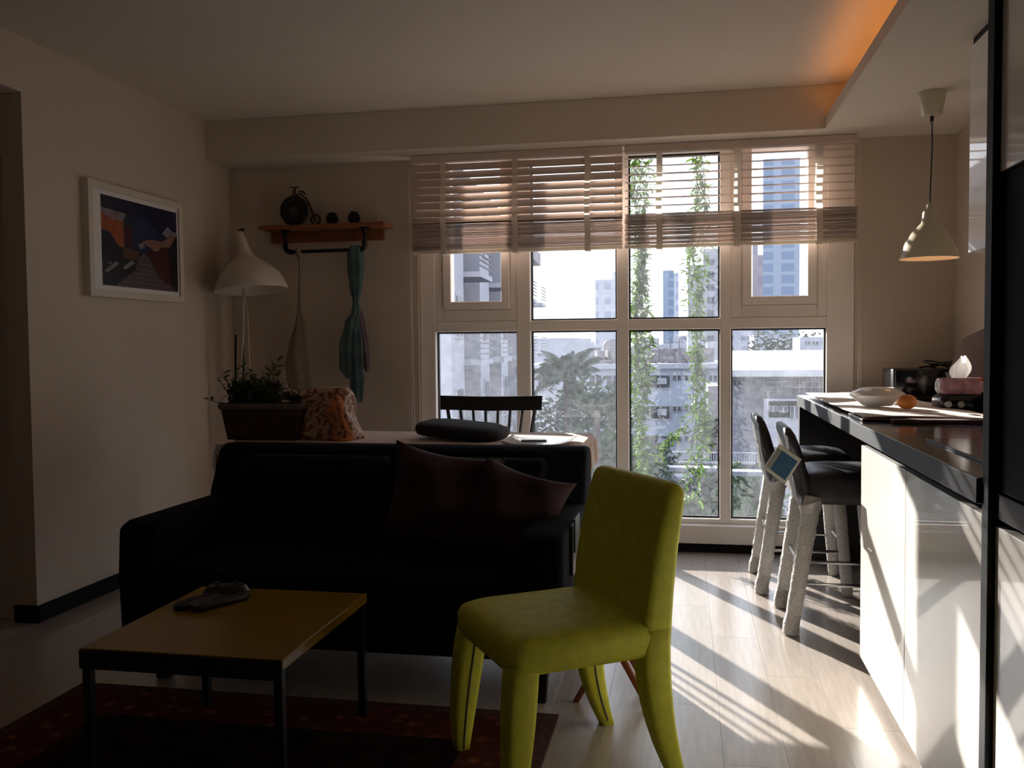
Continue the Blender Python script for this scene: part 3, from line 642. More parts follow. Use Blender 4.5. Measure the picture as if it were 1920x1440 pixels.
# ------------------------------------------------------------------ wall shelf with pipe rail
t = thing('wall_shelf', 'reddish wooden shelf on black pipe rail left of the window', 'shelf', (-2.22, YB, 1.99))
bm = bmesh.new(); b2(bm, (-.402, -.186, -.002), (.418, 0, .020), .003); fin(bm, 'plank', 'shelfwood', t)
bm = bmesh.new(); b2(bm, (-.395, -.024, -.072), (.365, -.001, -.003), .002); fin(bm, 'back_board', 'shelfwood', t)
bm = bmesh.new(); ya = -.115
for x in (-.255, .270):
    lathe(bm, [(0, -.003), (.036, -.003), (.036, -.008), (.020, -.012), (.018, -.028), (.012, -.028)], 20, (x, ya, 0))
    s_ = 1 if x < 0 else -1
    tube(bm, [(x, ya, -.02), (x, ya, -.095)], .0105, 12); tube(bm, [(x, ya, -.085), (x, ya, -.112), (x+s_*.01, ya, -.132), (x+s_*.03, ya, -.142), (x+s_*.052, ya, -.142)], .0165, 12)
tube(bm, [(-.23, ya, -.142), (.245, ya, -.138)], .0115, 12); fin(bm, 'pipe_rail', 'pipe', t, True)
# bicycle clock
t = thing('bicycle_clock', 'black high wheel bicycle table clock on the wall shelf', 'clock', (-2.30, 5.40, 2.0105))
bm = bmesh.new(); cx, cz, R_ = -.115, .098, .086
tube(bm, [(cx, -.012, cz), (cx, .012, cz)], R_*.93, 40); fin(bm, 'big_wheel', 'blackmetal', t, True)
bm = bmesh.new(); tube(bm, [(cx+R_*math.cos(a), 0, cz+R_*math.sin(a)) for a in [2*PI*k/40 for k in range(41)]], .010, 8, cap=False); fin(bm, 'tyre', 'plastic', t, True)
bm = bmesh.new(); tube(bm, [(cx, -.0125, cz), (cx, -.014, cz)], .030, 24); fin(bm, 'dial', 'clockface', t, True)
bm = bmesh.new(); tube(bm, [(cx+R_*.75*math.cos(a), -.013, cz+R_*.75*math.sin(a)) for a in [2*PI*k/32 for k in range(33)]], .0025, 6, cap=False); fin(bm, 'wheel_ring', 'button', t, True)
bm = bmesh.new(); tube(bm, [(cx, -.02, cz), (cx+.006, -.02, cz+.12), (cx+.01, 0, cz+.14)], .004, 8); tube(bm, [(cx-.025, 0, cz+.150), (cx+.0, 0, cz+.142), (cx+.028, 0, cz+.146), (cx+.036, 0, cz+.14)], .0035, 8); tube(bm, [(cx+.006, 0, cz+.10), (cx+.01, 0, cz+.148)], .0045, 8); fin(bm, 'handlebar', 'blackmetal', t, True)
bm = bmesh.new(); tube(bm, [(cx+.01, 0, cz+.10), (cx+.05, 0, cz+.10), (cx+.085, 0, cz+.065), (cx+.115, 0, cz-.0), (cx+.14, 0, cz-.062)], .006, 8); tube(bm, [(cx+.03, 0, cz+.115), (cx+.055, 0, cz+.118), (cx+.075, 0, cz+.10)], .006, 8); fin(bm, 'frame_tube', 'blackmetal', t, True)
bm = bmesh.new(); tube(bm, [(cx+.142+.030*math.cos(a), 0, .036+.030*math.sin(a)) for a in [2*PI*k/24 for k in range(25)]], .005, 8, cap=False)
for k in range(6): tube(bm, [(cx+.142, 0, .036), (cx+.142+.03*math.cos(k*PI/3), 0, .036+.03*math.sin(k*PI/3))], .002, 6)
fin(bm, 'small_wheel', 'blackmetal', t, True)
bm = bmesh.new(); b2(bm, (cx-.045, -.02, 0), (cx+.185, .02, .008), .002); fin(bm, 'base', 'blackmetal', t, True)
# pine cones
for i, (x, lab, sc) in enumerate(((-2.163, 'dark pine cone on the wall shelf, middle of the shelf', 1), (-2.02, 'dark pine cone on the wall shelf at its right end', 1.02))):
    c_ = thing('pine_cone', lab, 'pine cone', (x, 5.40, 2.0105)); rnd = random.Random(i)
    bm = bmesh.new(); lathe(bm, [(0, 0), (.026, .004), (.032, .02), (.026, .045), (.012, .07), (0, .078)], 14); fin(bm, 'core', 'cone', c_, True)
    bm = bmesh.new()
    for k in range(60):
        v = k/60; a = k*2.399; r = .036*math.sin(PI*(.15+.8*v))**.7*(1-.25*v); bx(bm, (r*math.cos(a), r*math.sin(a), .006+v*.07), (.016, .014, .004), rot=(0, -.5, a))
    fin(bm, 'scales', 'cone', c_)
# cloths hanging from the rail
def drape(bm, x0, y0, pts, n=26, folds=5, seed=0):
    """pts: (z, centre x offset, half width, depth)"""
    rnd = random.Random(seed); ph = rnd.uniform(0, 6)
    rings = []
    for z, dx, hw, dep in pts:
        ring = []
        for k in range(n):
            a = 2*PI*k/n; wv = 1+.22*math.sin(folds*a+ph+z*5)
            ring.append((x0+dx+hw*wv*math.cos(a), y0+dep*wv*math.sin(a), z))
        rings.append(ring)
    sweep(bm, rings)
t = thing('scarf', 'teal and lilac scarf knotted and hanging from the right end of the pipe rail', 'scarf', (-2.01, 5.39, 1.85))
def dense(keys, m_=5):
    out_ = []
    for i in range(len(keys)-1):
        for k in range(m_):
            f_ = k/m_; f2 = f_*f_*(3-2*f_); out_.append(tuple(a*(1-(f_ if j == 0 else f2))+b*(f_ if j == 0 else f2) for j, (a, b) in enumerate(zip(keys[i], keys[i+1]))))
    return out_+[keys[-1]]
bm = bmesh.new(); drape(bm, 0, 0, dense([(.025, 0, .030, .022), (0, 0, .046, .026), (-.10, .0, .046, .024), (-.22, .0, .036, .02), (-.33, -.002, .018, .018), (-.38, 0, .026, .024), (-.45, -.03, .04, .024), (-.60, -.06, .055, .02), (-.73, -.062, .052, .02), (-.80, -.055, .02, .01)]), folds=6, seed=1); fin(bm, 'front_fold', 'teal', t, True, auto=False)
bm = bmesh.new(); drape(bm, 0, .012, dense([(-.35, 0, .02, .012), (-.45, .025, .022, .014), (-.6, .045, .024, .014), (-.72, .055, .018, .01), (-.76, .06, .008, .006)]), folds=4, seed=5); fin(bm, 'lilac_fold', 'lilac', t, True, auto=False)
bm = bmesh.new(); drape(bm, .0, .0, dense([(-.40, 0, .02, .014), (-.6, .0, .04, .018), (-.8, .0, .042, .016), (-.9, -.004, .038, .014), (-.95, -.004, .03, .01)]), folds=5, seed=8); fin(bm, 'lower_fold', 'teal', t, True, auto=False)
t = thing('cloth_bag', 'pale cream cloth bag hanging from the left end of the pipe rail', 'bag', (-2.385, 5.39, 1.85))
bm = bmesh.new(); drape(bm, 0, 0, dense([(.02, 0, .022, .018), (-.01, 0, .026, .02), (-.03, .004, .018, .014), (-.06, .006, .007, .008), (-.30, 0, .010, .008), (-.42, .0, .018, .012)]), folds=3, seed=2); fin(bm, 'strap', 'pale', t, True, auto=False)
bm = bmesh.new(); drape(bm, 0, 0, dense([(-.36, .0, .014, .012), (-.45, .006, .036, .02), (-.58, -.004, .062, .026), (-.70, -.01, .08, .028), (-.80, -.004, .078, .024), (-.86, .0, .07, .018), (-.875, .01, .05, .01)]), folds=5, seed=3); fin(bm, 'bag_body', 'pale', t, True, auto=False)

# ------------------------------------------------------------------ dining table behind the sofa
t = thing('dining_table', 'long dining table behind the sofa under a striped cloth', 'table', (-1.354, 4.395, 0))
bm = bmesh.new(); b2(bm, (-.875, -.345, .745), (.875, .345, .775), .004); fin(bm, 'tabletop', 'chairb', t)
for sx_ in (-1, 1):
    for sy in (-1, 1):
        bm = bmesh.new(); bx(bm, (sx_*.82, sy*.30, .3725), (.05, .05, .745), .004, seg=1); fin(bm, 'leg', 'chairb', t)
m = bpy.data.materials.new('striped_table_cloth'); m.use_nodes = True; n = m.node_tree; p = n.nodes['Principled BSDF']; p.inputs['Roughness'].default_value = .9
tcn = n.nodes.new('ShaderNodeTexCoord'); wv = n.nodes.new('ShaderNodeTexWave'); wv.inputs['Scale'].default_value = 9; wv.bands_direction = 'Y'; n.links.new(tcn.outputs['Object'], wv.inputs['Vector'])
rr = n.nodes.new('ShaderNodeValToRGB'); rr.color_ramp.elements[0].color = (.66, .60, .56, 1); rr.color_ramp.elements[0].position = .6; rr.color_ramp.elements[1].color = (.50, .24, .10, 1); rr.color_ramp.elements[1].position = .75
n.links.new(wv.outputs[1], rr.inputs[0]); n.links.new(rr.outputs[0], p.inputs['Base Color']); M['stripe'] = m
bm = bmesh.new()
prof = [(-.892, .65), (-.889, .73), (-.882, .777), (-.85, .780), (.85, .780), (.878, .778), (.888, .765), (.896, .72), (.90, .64)]
def tc_fn(u, v):
    k = u*(len(prof)-1); i = min(int(k), len(prof)-2); fr = k-i; x = prof[i][0]*(1-fr)+prof[i+1][0]*fr; z = prof[i][1]*(1-fr)+prof[i+1][1]*fr
    y = -.355+.71*v; wr_ = .0035*math.sin(x*33+math.sin(y*9))*math.sin(y*21) if abs(x) < .85 else 0
    if z < .75: x += .012*math.sin(y*38)
    return (x, y, z+abs(wr_)+.001)
surf(bm, tc_fn, 65, 40)
for sg in (-1, 1):
    surf(bm, lambda u, v, sg=sg: (-.88+1.76*u, sg*(.355+.004*math.sin(u*60)*v), .781-.05*v), 60, 4)
tag(fin(bm, 'tablecloth', 'stripe', None, True, (-1.354, 4.395, 0), auto=False), 'white cloth with tan stripes draped over the dining table', 'tablecloth')

# chair on the window side of the table
t = thing('spindle_chair', 'black spindle back chair between dining table and window', 'chair', (-1.085, 4.87, 0))
bm = bmesh.new()
def arc(x): return .06*(1-(x/.295)**2)
secs = []
for k in range(13):
    x = -.295+.59*k/12; y = .17+arc(x)*.55; th = .018; zt = .963-.006*math.cos(x/.295*PI/2); zb = .882-.008*(1-abs(x)/.295)
    secs.append([(x*(1 if True else 1), y-th/2, zb), (x, y+th/2, zb), (x*1.008, y+th/2+.008, zt), (x*1.008, y-th/2+.008, zt)])
sweep(bm, secs); bevel_all(bm, .003, 1, 40); fin(bm, 'crest_rail', 'chairb', t, True)
for k in range(8):
    x = -.255+.51*k/7; xb = x*.72
    bm = bmesh.new(); tube(bm, [(xb, .155+arc(x)*.2, .445), (x, .17+arc(x)*.55, .89)], [.010, .0085] if 0 < k < 7 else [.013, .011], 8); fin(bm, 'spindle', 'chairb', t, True)
bm = bmesh.new(); sweep(bm, [rrect(0, 0, .40, .38, .06, .43), rrect(0, 0, .43, .41, .07, .44), rrect(0, 0, .42, .40, .07, .458)]); fin(bm, 'seat', 'chairb', t, True)
for sx_ in (-1, 1):
    for sy in (-1, 1):
        bm = bmesh.new(); tube(bm, [(sx_*.19, sy*.18, 0), (sx_*.15, sy*.13, .435)], [.012, .017], 10); fin(bm, 'leg', 'chairb', t, True)

# things on the dining table
ZT = .7525   # heights before the table group is set at its final distance
TABLE_START = set(bpy.data.objects)
bm = bmesh.new(); sweep(bm, [rrect(0, 0, .40, .26, .08, -.036, n=5), rrect(0, 0, .46, .32, .10, -.028, n=5), rrect(0, 0, .485, .345, .11, -.006, n=5), rrect(0, 0, .48, .34, .11, .012, n=5), rrect(0, 0, .45, .31, .10, .028, n=5), rrect(0, 0, .36, .22, .08, .036, n=5)])
o = fin(bm, 'seat_pad', 'pad', None, True, (-1.165, 4.70, .800), (math.radians(2), math.radians(4), math.radians(-10)), auto=False); tag(o, 'charcoal padded chair cushion lying on the dining table', 'cushion')
t = thing('serving_tray', 'white shallow tray at the right end of the dining table', 'tray', (-.72, 4.52, ZT+.002))
bm = bmesh.new(); secs = []
for k in range(9):
    x = -.17+.34*k/8; c_ = .018*(x/.17)**4; secs.append([(x, -.15, c_), (x, .15, c_), (x, .15, .006+c_), (x, -.15, .006+c_)])
sweep(bm, secs); fin(bm, 'tray', 'ceramic', t, True)
bm = bmesh.new(); bx(bm, (-.04, .03, .0105), (.13, .10, .006), .001, rot=(0, 0, .3)); tag(fin(bm, 'postcard', 'greyprint', None, loc=(-.72, 4.52, ZT+.002)), 'dark grey printed card lying on the white tray', 'card')
bm = bmesh.new(); secs = []
for k in range(7):
    x = -.16+.32*k/6; c_ = .012*(x/.16)**4; secs.append([(x, -.01, c_), (x, .01, c_), (x, .01, .020+c_), (x, -.01, .020+c_)])
b2(bm, (-.172, -.155, .0), (.172, .0, .0)) if 0 else None
bm.free()
# basket with plants
t = thing('planter_basket', 'brown wicker planter with green plant and wine red flowers on the table', 'plant', (-2.225, 4.60, ZT))
bm = bmesh.new()
def ring4(w, d, z): return rrect(0, 0, w, d, .012, z, n=2)
rows = 22; secs = []
for k in range(rows+1):
    v = k/rows; w_ = .40+.055*v; d_ = .20+.04*v; j = .0035*(k % 2); secs.append(ring4(w_+j, d_+j, v*.175))
sweep(bm, secs); fin(bm, 'basket', 'wicker', t)
bm = bmesh.new()
for k in range(46):
    u = k/45; x = -.228+.456*u; tube(bm, [(x, -.120, .168), (x+.004, -.127, .182), (x, -.120, .196)], .0052, 6)
for k in range(22):
    y = -.118+.236*k/21
    for sx_ in (-1, 1): tube(bm, [(sx_*.228, y, .168), (sx_*.235, y, .182), (sx_*.228, y, .196)], .0052, 6)
b2(bm, (-.226, -.116, .170), (.226, -.108, .192)); b2(bm, (-.226, .108, .170), (.226, .116, .192)); fin(bm, 'woven_rim', 'rim', t, True)
bm = bmesh.new(); rnd = random.Random(5)
lme = leaf_mesh('leaf', .044, .021, 'leafd'); nleaf = 0; stems = bmesh.new()
for k in range(34):
    bx0, by0 = rnd.uniform(-.20, .02), rnd.uniform(-.08, .08); a = math.atan2(by0, bx0+.09)+rnd.uniform(-.5, .5); ln = rnd.uniform(.12, .26)*(1.15 if k < 5 else .9); lean = rnd.uniform(.1, .55)
    if k == 0: bx0, by0, a, ln, lean = -.19, -.05, PI, .15, 1.25
    if k == 1: bx0, by0, a, ln, lean = .0, -.05, .1, .27, .3
    if k == 2: bx0, by0, a, ln, lean = -.10, -.05, 2.4, .27, .18
    pts = []
    for s_ in range(6):
        q = s_/5; pts.append(Vector((bx0+math.cos(a)*math.sin(lean)*ln*q*(.6+.4*q), by0+math.sin(a)*math.sin(lean)*ln*q, .165+math.cos(lean)*ln*q)))
    tube(stems, pts, [.002]*5+[.001], 5)
    for j in range(8):
        q = .25+.75*j/7; i = min(int(q*5), 4); p_ = pts[i].lerp(pts[i+1], q*5-i)
        if nleaf < 270: inst('leaf', lme, t, p_, (rnd.uniform(-.4, .4), -rnd.uniform(.0, .9), rnd.uniform(0, 6.28)), rnd.uniform(.7, 1.25)); nleaf += 1
        else: add_leaf(bm, p_, (rnd.uniform(-.4, .4), -rnd.uniform(0, .9), rnd.uniform(0, 6.28)), .03, .013)
for k in range(900):
    x, y = rnd.uniform(-.21, .03), rnd.uniform(-.10, .10); z = .165+rnd.uniform(0, .155)*(1-((x+.09)/.15)**2*.6); add_leaf(bm, (x, y, z), (rnd.uniform(-.6, .6), -rnd.uniform(-.2, 1.1), rnd.uniform(0, 6.28)), rnd.uniform(.024, .042), .018)
stuff(fin(bm, 'foliage', 'leafd', t)); fin(stems, 'stem', 'stem', t, True)
bm = bmesh.new()
for k in range(46):
    x, y = rnd.uniform(-.19, .0), rnd.uniform(-.11, .05); bmesh.ops.create_icosphere(bm, subdivisions=1, radius=rnd.uniform(.004, .008), matrix=Matrix.Translation((x, y, .20+rnd.uniform(0, .12))))
stuff(fin(bm, 'buds', 'leafy', t, True))
bm = bmesh.new()
for k in range(560):
    c0 = [(.06, -.04, .20), (.10, -.03, .23), (.15, -.05, .225), (.20, -.03, .215), (.045, .0, .275), (.12, .04, .20), (.18, .05, .20), (.01, -.06, .2)][k % 8]
    p_ = Vector(c0)+Vector([rnd.gauss(0, .016) for _ in range(3)]); add_leaf(bm, p_, (rnd.uniform(-1, 1), -rnd.uniform(-.5, 1.2), rnd.uniform(0, 6.28)), rnd.uniform(.014, .026), .014)
o = stuff(fin(bm, 'flower_cluster', 'wine', t)); o['label'] = 'wine red flowers'
# floral gift bag
m = bpy.data.materials.new('floral_paper'); m.use_nodes = True; n = m.node_tree; p = n.nodes['Principled BSDF']; p.inputs['Roughness'].default_value = .7
tcn = n.nodes.new('ShaderNodeTexCoord'); nz = n.nodes.new('ShaderNodeTexNoise'); nz.inputs['Scale'].default_value = 42; nz.inputs['Detail'].default_value = 3; n.links.new(tcn.outputs['Object'], nz.inputs['Vector'])
rr = n.nodes.new('ShaderNodeValToRGB'); rr.color_ramp.elements[0].color = (.22, .06, .03, 1); rr.color_ramp.elements[0].position = .44; rr.color_ramp.elements[1].color = (.56, .39, .27, 1); rr.color_ramp.elements[1].position = .52
n.links.new(nz.outputs[0], rr.inputs[0]); n.links.new(rr.outputs[0], p.inputs['Base Color']); M['floral'] = m
t = thing('gift_bag', 'floral paper gift bag with peach ribbon beside the planter', 'bag', (-1.87, 4.60, ZT), math.radians(-6))
bm = bmesh.new(); secs = []
for k in range(10):
    v = k/9; w_ = .31-.075*v+.012*math.sin(v*9); d_ = .17-.05*v; secs.append([(x+.012*math.sin(y*30+k), y+.006*math.sin(x*40+k*1.3), z+.006*math.sin(x*25)*(k > 7)) for x, y, z in rrect(-.02*v+.005, 0, w_, d_, .03, .272*v, n=5)])
sweep(bm, secs); fin(bm, 'bag_body', 'floral', t, True, auto=False)
def ribbon(bm, pts, w, up=(0, 0, 1)):
    up = Vector(up); pts = [Vector(p) for p in pts]; L_ = []
    for i, p_ in enumerate(pts):
        d = (pts[min(i+1, len(pts)-1)]-pts[max(i-1, 0)]).normalized(); s_ = d.cross(up).normalized()*w/2; L_.append((bm.verts.new(p_+s_), bm.verts.new(p_-s_)))
    for i in range(len(L_)-1): bm.faces.new((L_[i][0], L_[i][1], L_[i+1][1], L_[i+1][0]))
for k, (pts, w_) in enumerate((([(.05, -.09, .17), (.075, -.11, .21), (.095, -.115, .235), (.115, -.11, .21), (.11, -.10, .15), (.085, -.10, .10), (.06, -.10, .13)], .035), ([(.03, -.10, .12), (.05, -.11, .16), (.08, -.115, .17), (.10, -.11, .12), (.09, -.105, .07), (.06, -.10, .03), (.10, -.11, .006)], .03), ([(.10, -.10, .17), (.125, -.11, .12), (.15, -.115, .07), (.178, -.11, .035), (.165, -.11, .012), (.13, -.11, .006), (.09, -.11, .004)], .022), ([(.04, -.095, .20), (.05, -.11, .14), (.075, -.115, .09), (.105, -.11, .09), (.115, -.10, .14), (.10, -.10, .18)], .03))):
    bm = bmesh.new(); ribbon(bm, dense(pts, 4), w_, (0.2, -1, .3)); o = fin(bm, 'ribbon', 'peach', t, True, auto=False); md = o.modifiers.new('th', 'SOLIDIFY'); md.thickness = .001

for o in set(bpy.data.objects)-TABLE_START:
    if o.parent is None:
        k_ = .94; o.location = (o.location.x*k_, o.location.y*k_, EYE+(o.location.z-EYE)*k_+.001); o.scale = (k_, k_, k_)

# ------------------------------------------------------------------ bar stools
def wrapleg(bm, p, q, r0, r1, seed, n=16, lumps=44):
    rnd = random.Random(seed); p = Vector(p); q = Vector(q); pts = []; rs = []
    for k in range(lumps+1):
        s_ = k/lumps; pts.append(p.lerp(q, s_)); rs.append((r0*(1-s_)+r1*s_)*(1+rnd.uniform(-.045, .06)))
    rs[0] *= .9; tube(bm, pts, rs, n)
def stool(y0, y1, dx, label, card=False):
    yc = (y0+y1)/2; t = thing('bar_stool', label, 'stool', (.60+dx, yc, 0)); h = (y1-y0)/2
    # local x: back of the stool at -.2 , front +.2 ; legs y = +-h
    for s_ in (-1, 1):
        bm = bmesh.new(); wrapleg(bm, (-.175, s_*h, .005), (-.085, s_*(h-.005), .60), .031, .038, 3+s_+int(y0*10)); o = fin(bm, 'leg', 'wrap', t, True, auto=False); o['label'] = 'rear leg wrapped in bubble wrap'
        bm = bmesh.new(); wrapleg(bm, (.235, s_*h, .005), (.185, s_*(h-.01), .60), .027, .030, 13+s_+int(y0*10)); o = fin(bm, 'leg', 'wrap', t, True, auto=False)
        bm = bmesh.new(); tube(bm, [(-.172, s_*h, .006), (-.172, s_*h, .05), (-.16, s_*h, .09)], [.036, .034, .032], 14); o = fin(bm, 'foot_wrap', 'wrap', t, True)
    bm = bmesh.new()
    sweep(bm, [rrect(.075, 0, .37, h*2+.02, .03, .565, n=3), rrect(.075, 0, .38, h*2+.035, .035, .60, n=3), rrect(.075, 0, .38, h*2+.035, .035, .665, n=3), rrect(.075, 0, .35, h*2+.0, .045, .690, n=3), rrect(.075, 0, .24, h*2-.10, .05, .703, n=3)])
    fin(bm, 'seat', 'tvskin', t, True, auto=False)
    bm = bmesh.new(); secs = []
    for z, xc, th, ww in ((.54, -.10, .055, h*2+.01), (.62, -.115, .06, h*2+.03), (.72, -.14, .055, h*2+.035), (.80, -.16, .05, h*2+.03), (.855, -.178, .045, h*2-.01), (.88, -.186, .03, h*2-.06), (.886, -.188, .012, h*2-.10)):
        secs.append(rrect(xc, 0, th, ww, .03, z, n=3))
    sweep(bm, secs); fin(bm, 'backrest', 'tvskin', t, True, auto=False)
    bm = bmesh.new(); tube(bm, [(-.135, -h, .30), (-.135, h, .30)], .008, 8); fin(bm, 'stretcher', 'steel', t, True)
    bm = bmesh.new(); tube(bm, [(.22, -h, .25), (.22, h, .25)], .008, 8); fin(bm, 'stretcher', 'steel', t, True)
    for s_ in (-1, 1):
        bm = bmesh.new(); tube(bm, [(-.15, s_*h, .22), (.225, s_*h, .22)], .008, 8); fin(bm, 'stretcher', 'steel', t, True)
    # loose plastic film on the back
    bm = bmesh.new(); rnd = random.Random(int(y0*7))
    surf(bm, lambda u, v: (-.152-.043*v+.003*math.sin(u*17+v*9), -h+2*h*u+.004*math.sin(v*12), .58+.275*v+.006*math.sin(u*23)*(1-v)), 16, 14)
    o = fin(bm, 'plastic_film', 'film', t, True, auto=False); o['label'] = 'crumpled clear plastic film'
    bm = bmesh.new(); surf(bm, lambda u, v: (-.095+(.036+.010*v)*math.cos(u*6.283)+.006*math.sin(u*20), -h+(.036+.01*v)*math.sin(u*6.283), .53+.04*v+.012*math.sin(u*9)), 16, 5); fin(bm, 'film_cuff', 'film', t, True, auto=False)
    return t
stool(4.63, 5.05, -.05, 'far bar stool with wrapped legs nearest the window')
stool(3.99, 4.40, .02, 'near bar stool with wrapped legs and a blue booklet on its back')
# booklet hanging on the near stool
t = thing('booklet', 'small white and blue booklet taped to the near bar stool back', 'booklet', (.405, 3.955, .738)); t.rotation_euler = (math.radians(4), math.radians(33), math.radians(-24))
bm = bmesh.new(); bx(bm, (0, 0, 0), (.112, .008, .132), .001); fin(bm, 'cover', 'cardw', t)
bm = bmesh.new(); b2(bm, (-.030, -.0052, -.050), (.048, -.0045, .050)); fin(bm, 'blue_print', 'cardb', t)
bm = bmesh.new()
for k in range(3): b2(bm, (-.048+.006*k, -.0052, -.05), (-.046+.006*k, -.0045, .05))
fin(bm, 'spine_lines', 'button', t)

# ------------------------------------------------------------------ things on the counter
bm = bmesh.new()
surf(bm, lambda u, v: (.665+(.43+.07*(1-v))*u, 3.60+1.66*v, ZK+.016+.0025*math.sin(u*11+v*8)*math.sin(v*14)+.004*math.sin(u*5)), 30, 50)
o = fin(bm, 'table_runner', 'cloth', None, True, auto=False); md = o.modifiers.new('th', 'SOLIDIFY'); md.thickness = .004; tag(o, 'white cloth runner spread along the worktop', 'runner')
bm = bmesh.new(); b2(bm, (.655, 3.575, ZK+.0005), (1.13, 3.87, ZK+.010), .002); tag(fin(bm, 'wooden_board', 'wood'), 'dark wooden board under the near end of the cloth runner', 'board')
bm = bmesh.new(); b2(bm, (.75, 3.50, ZK+.0005), (1.22, 3.565, ZK+.014), .003); tag(fin(bm, 'folded_mat', 'clothbr'), 'dark brown folded mat in front of the wooden board', 'mat')
bm = bmesh.new()
lathe(bm, [(0, .005), (.05, .005), (.056, 0), (.062, .002), (.088, .024), (.113, .043), (.115, .047), (.104, .058), (.070, .076), (.066, .077), (.063, .074), (.09, .052), (.085, .040), (.05, .015), (0, .012)], 44, (.812, 4.10, ZK+.026)); tag(fin(bm, 'bowl', 'ceramic', None, True), 'white ceramic bowl on the cloth runner', 'bowl')
t = thing('mandarin', 'orange mandarin lying beside the white bowl', 'fruit', (.885, 3.90, ZK+.024))
bm = bmesh.new(); bmesh.ops.create_uvsphere(bm, u_segments=24, v_segments=16, radius=.036, matrix=Matrix.Translation((0, 0, .031)))
for v in bm.verts:
    v.co.x *= 1.08; v.co.y *= 1.08; v.co.z = .031+(v.co.z-.031)*.84; rr_ = math.hypot(v.co.x, v.co.y)
    if v.co.z > .04: v.co.z -= .004*math.exp(-(rr_/.008)**2)
fin(bm, 'fruit_body', 'orange', t, True, auto=False)
bm = bmesh.new(); lathe(bm, [(0, .061), (.003, .060), (.004, .056)], 8); fin(bm, 'stalk', 'stem', t, True)
# microwave oven
t = thing('microwave', 'black microwave oven at the window end of the worktop', 'microwave', (1.07, 5.02, ZK+.0005))
bm = bmesh.new(); b2(bm, (0, -.0, .008), (.37, .26, .155), .006); fin(bm, 'body', 'plastic', t, True)
bm = bmesh.new(); b2(bm, (.01, -.012, .012), (.27, -.0005, .150), .003); o = fin(bm, 'door', 'blackgloss', t, True)
bm = bmesh.new(); tube(bm, [(.255, -.012, .03), (.255, -.026, .04), (.255, -.026, .125), (.255, -.012, .135)], .005, 8); fin(bm, 'handle', 'steel', o, True)
bm = bmesh.new(); b2(bm, (.275, -.010, .012), (.362, -.0005, .150), .002); fin(bm, 'control_panel', 'greyprint', t)
bm = bmesh.new()
for k in range(7): b2(bm, (-.003, .05, .03+k*.016), (-.0002, .20, .036+k*.016))
fin(bm, 'vent_slots', 'steel', t)
for x in (.03, .34):
    for y in (.03, .23):
        bm = bmesh.new(); tube(bm, [(x, y, 0), (x, y, .009)], .01, 10); fin(bm, 'foot', 'plastic', t)
# cables and glasses on the microwave
t = thing('cable_coil', 'tangle of black cables lying on the microwave', 'cable', (1.33, 5.12, ZK+.1565))
bm = bmesh.new(); rnd = random.Random(4)
for k in range(4):
    tube(bm, [((.05+.012*k)*math.cos(a)+rnd.uniform(-.006, .006), (.03+.008*k)*math.sin(a), .006+.006*k+.008*(1+math.sin(a*2+k))) for a in [2*PI*j/16 for j in range(15)]], .0035, 6)
tube(bm, [(-.12, -.04, .004), (-.07, -.02, .010), (-.04, -.03, .006)], .005, 6); fin(bm, 'loops', 'plastic', t, True)
# leaning board
bm = bmesh.new(); sweep(bm, [[(0, 0, 0), (.22, 0, 0), (.22, .006, 0), (0, .006, 0)], [(.12, .0, .31), (.22, 0, .36), (.22, .006, .36), (.12, .006, .31)]])
o = fin(bm, 'leaning_sheet', 'sheet', None, False, (1.265, 4.93, ZK+.001), (math.radians(-2), 0, 0)); tag(o, 'mauve grey sheet leaning against the kitchen wall', 'board')
# black coffee press set that carries the tissues
t = thing('toaster', 'low black toaster under the floral tissue pack', 'toaster', (1.20, 4.22, ZK+.0005))
bm = bmesh.new(); sweep(bm, [rrect(0, 0, .24, .17, .03, 0), rrect(0, 0, .255, .18, .03, .02), rrect(0, 0, .25, .175, .035, .055), rrect(0, 0, .22, .15, .03, .068)]); fin(bm, 'body', 'blackgloss', t, True)
bm = bmesh.new(); tube(bm, [(-.10, -.09, .03), (-.10, -.105, .03)], .014, 14); tube(bm, [(-.05, -.09, .03), (-.05, -.105, .03)], .014, 14); fin(bm, 'knob', 'steel', t, True)
M['tpack'] = mat('floral_tissue_wrap', (.42, .22, .25), .25, noise=.5, nscale=26)
M['tend'] = mat('tissue_pack_end', (.62, .60, .58), .2, noise=.15, nscale=40, trans=.3)
t = thing('tissue_pack', 'floral wrapped tissue pack with a tissue pulled up', 'tissues', (1.175, 4.20, ZK+.070))
bm = bmesh.new(); secs = []
for x, sc in ((-.095, .75), (-.088, .95), (-.05, 1), (.05, 1), (.088, .95), (.095, .75)): secs.append([(x, y*sc, .036+z*sc) for y, z in ((-.045, -.034), (.045, -.034), (.055, 0), (.045, .034), (-.045, .034), (-.055, 0))])
sweep(bm, secs); fin(bm, 'pack', 'tpack', t, True)
bm = bmesh.new(); surf(bm, lambda u, v: (-.096-.008*math.sin(v*PI), (.045-.02*v)*math.cos(u*6.28)*(1-v*.9), .036+.034*math.sin(u*6.28)*(1-v*.9)), 14, 4, closeu=True); fin(bm, 'sealed_end', 'tend', t, True)
bm = bmesh.new(); surf(bm, lambda u, v: ((-.01+(.014+.026*math.sin(PI*min(1, v*.9+.1)))*math.cos(u*6.28)*(1+.25*math.sin(u*19)))-.0+.012*v, .030*math.sin(u*6.28)*(1-.7*v)*(1+.3*math.sin(u*25)), .066+.088*v+.012*math.sin(u*12)*v), 30, 12, closeu=True); fin(bm, 'tissue', 'tissue', t, True, auto=False)
